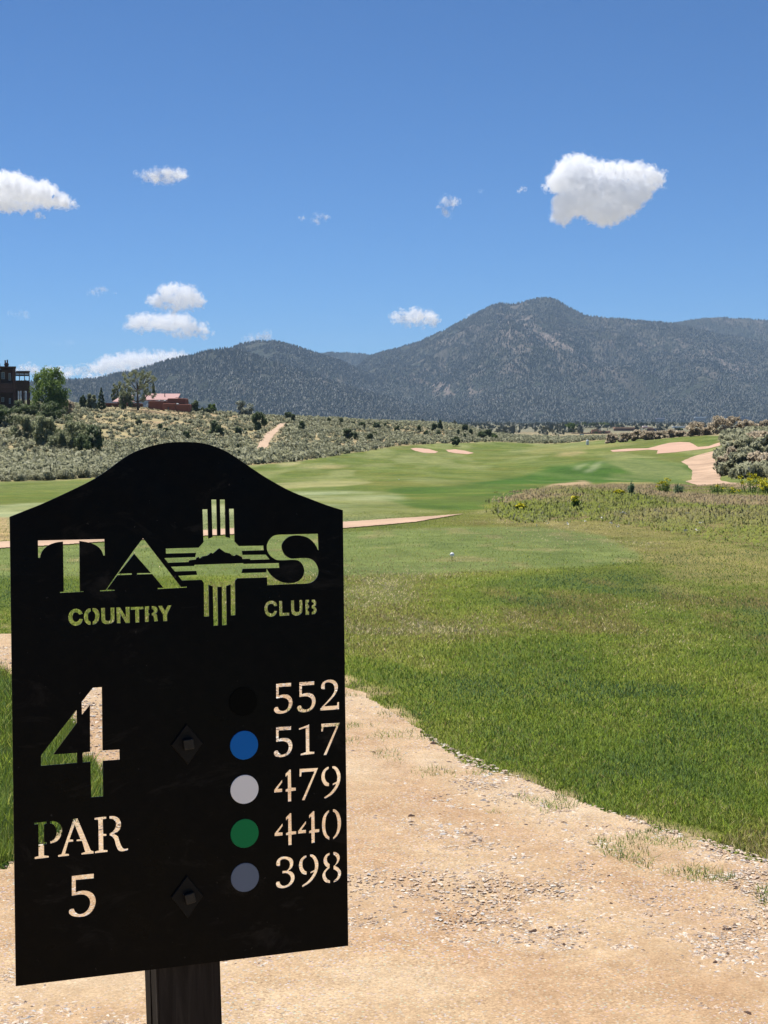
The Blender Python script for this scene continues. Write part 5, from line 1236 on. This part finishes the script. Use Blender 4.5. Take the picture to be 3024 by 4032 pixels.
def cloud(label, blobs, Y, seed=0, dens=1.0, rough=1.0, vox=1.0):
    """blobs in D units: (x, v, rx, rv); real size follows from the distance"""
    q = np.random.default_rng(seed); u = Y / 3324.0; cx = np.mean([b[0] for b in blobs]); cv = np.mean([b[1] for b in blobs]); P = at(cx, cv, Y)
    bm = bmesh.new()
    for (x, v, rx, rv) in blobs:
        k = min(max(8, int(rx * rv / 14)), 90)
        for i in range(k):
            an = q.random() * 6.28; r = q.random() ** .5; s = min(rx, rv) * (q.uniform(.5, .8) if i < k / 4 else q.uniform(.18, .5))
            px_ = (x - cx) + math.cos(an) * r * max(rx - s, 0); pz = -(v - cv) + math.sin(an) * r * max(rv - s, 0); py = q.uniform(-.5, .5) * min(max(rx, rv) * .9, rv * 1.6)
            M = Matrix.Translation((px_ * u, py * u, pz * u)) @ Matrix.Diagonal((s * u * q.uniform(1, 1.3), s * u * 1.1, s * u * q.uniform(.8, 1.0), 1))
            bmesh.ops.create_icosphere(bm, subdivisions=2, radius=1.0, matrix=M)
    me = bpy.data.meshes.new('cloud'); bm.to_mesh(me); bm.free()
    o = bpy.data.objects.new('cloud', me); C.objects.link(o)
    span = max(max(b[0] + b[2] for b in blobs) - min(b[0] - b[2] for b in blobs), 6)
    md = o.modifiers.new('r', 'REMESH'); md.mode = 'VOXEL'; md.voxel_size = max(span / 190, .30) * u * vox; md.use_smooth_shade = True
    o.location = P; bpy.context.view_layer.update()
    me2 = bpy.data.meshes.new_from_object(o.evaluated_get(bpy.context.evaluated_depsgraph_get()))
    o.modifiers.clear(); o.data = me2; bpy.data.meshes.remove(me); me2.name = 'cloud'; me2.materials.clear()
    n_ = len(me2.vertices); co = np.empty(n_ * 3, np.float32); me2.vertices.foreach_get('co', co); co = co.reshape(-1, 3)
    nr = np.array([v.normal[:] for v in me2.vertices]); L = min(16.0, span / 4)
    disp = np.empty(n_); off = Vector((seed * 13.7, seed * 5.1, 3.3))
    for k_ in range(n_):
        p_ = Vector(co[k_]) / u
        disp[k_] = (abs(pnoise(p_ / L + off)) * 1.6 - .30) * .55 * L + (abs(pnoise(p_ / (L * .38) + off)) * 1.6 - .3) * .30 * L + pnoise(p_ / (L * .13) + off) * .20 * L
    co += nr * (disp * u * rough * .8)[:, None]
    me2.vertices.foreach_set('co', co.ravel()); me2.update()
    me2.materials.append(cloud_mat(dens * .11 / u, u))
    me3 = me2.copy(); me3.name = 'veil'; ext = min(6.0, span / 7); me3.materials.clear(); me3.materials.append(cloud_mat(dens * .10 / u, u, .50, .64, 9))
    co3 = co + nr * (ext * u * (.5 + .8 * (disp - disp.min()) / (np.ptp(disp) + 1e-6)))[:, None]
    me3.vertices.foreach_set('co', co3.astype(np.float32).ravel()); me3.update(); ve = link('veil', me3, None, o)
    tag(o, label, 'cloud', None)
    return o
cloud('large white cumulus cloud high on the right, ragged below', [(1245, 362, 42, 28), (1290, 372, 60, 24), (1350, 375, 55, 26), (1400, 388, 34, 26), (1225, 395, 38, 30), (1290, 415, 70, 36), (1245, 440, 50, 28), (1215, 462, 24, 22),
       (1310, 455, 50, 30), (1345, 430, 40, 28), (1372, 414, 40, 26), (1330, 440, 50, 30), (1185, 400, 12, 9), (1250, 385, 60, 36), (1212, 478, 12, 10), (1420, 402, 18, 8), (1325, 475, 16, 10)], 12000, 1)
cloud('broad white cloud cut by the left picture edge', [(20, 405, 55, 34), (-40, 415, 50, 34), (75, 418, 50, 28), (115, 432, 38, 20), (145, 444, 22, 9), (30, 440, 55, 18), (85, 466, 10, 4)], 13000, 2)
cloud('small flat white cloud upper left', [(345, 382, 34, 13), (375, 376, 28, 14), (310, 378, 18, 6), (340, 370, 12, 6)], 13000, 3, .8)
cloud('wispy small cloud in the upper middle', [(972, 437, 20, 9), (958, 447, 10, 6), (966, 460, 9, 7)], 13000, 4, .6)
cloud('tiny puff left of the pair in the middle sky', [(654, 470, 10, 5)], 13000, 5, .5)
cloud('faint wisp right of the pair in the middle sky', [(690, 466, 12, 6), (683, 478, 7, 5), (700, 472, 6, 4)], 13000, 6, .5)
cloud('rounded white cloud above the flat one, left of centre', [(378, 630, 36, 18), (395, 645, 42, 20), (345, 648, 28, 14), (380, 662, 40, 11), (425, 650, 18, 14)], 15000, 7)
cloud('long flat white cloud under the rounded one', [(330, 695, 46, 18), (300, 705, 30, 10), (375, 697, 50, 20), (420, 710, 36, 14), (400, 722, 44, 8), (445, 720, 18, 3)], 15500, 8)
cloud('flat-bottomed white cloud just left of the mountain', [(878, 686, 32, 14), (905, 684, 36, 16), (935, 692, 20, 10), (895, 697, 45, 6)], 15000, 9)
cloud('cloud top rising behind the left mountain shoulder', [(552, 730, 16, 8), (572, 726, 14, 8), (538, 738, 10, 4)], 16500, 10, .6)
cloud('long low bank of cumulus over the left mountains', [(215, 795, 34, 12), (245, 785, 36, 17), (290, 780, 46, 20), (340, 776, 46, 17), (380, 772, 26, 12), (270, 800, 80, 12), (150, 802, 60, 8)], 20000, 11, 1.0)
cloud('bright low cloud behind the cottonwood top', [(55, 798, 28, 9), (100, 801, 34, 7), (130, 812, 26, 9)], 19000, 12, 1.4)
cloud('small bright cloud resting on the left ridge', [(200, 820, 26, 7), (190, 816, 16, 5)], 18000, 13, 1.6)
cloud('small thin cloud left of centre above the rounded pair', [(200, 628, 14, 6), (215, 628, 15, 5)], 14500, 14, .45)
cloud('tiny dot of cloud right of the small thin one', [(251, 632, 6, 3)], 14500, 15, .35)
cloud('small puff left of the large cumulus', [(1128, 408, 10, 6), (1120, 412, 5, 3)], 12500, 16, .8)
cloud('faint speck of cloud right of the upper middle wisp', [(1038, 413, 6, 6)], 13000, 17, .14)
cloud('sliver of cloud touching the mountain slope', [(1018, 682, 11, 5)], 14500, 18, .6)
cloud('faint streak of cloud near the left edge', [(52, 679, 20, 4), (28, 678, 5, 3)], 14500, 19, .25)
cloud('pale smudge of cloud low over the left ridge', [(145, 743, 12, 4), (122, 741, 8, 2)], 15500, 20, .12)

# ------------------------------------------------------------------ the air between here and the mountains
m, nt, out = newmat('haze'); vs = N(nt, 'ShaderNodeVolumePrincipled'); vs.inputs['Color'].default_value = (0.52, 0.73, 1.0, 1); vs.inputs['Density'].default_value = 7.0e-5
vs.inputs['Anisotropy'].default_value = 0.0
nt.links.new(vs.outputs[0], out.inputs['Volume'])
bm = bmesh.new(); box_bm(bm, -6500, 6500, -60, 8600, -30, 440); o = bm_obj('haze', bm, m); tag(o, 'pale blue air softening the mountains', kind='stuff')
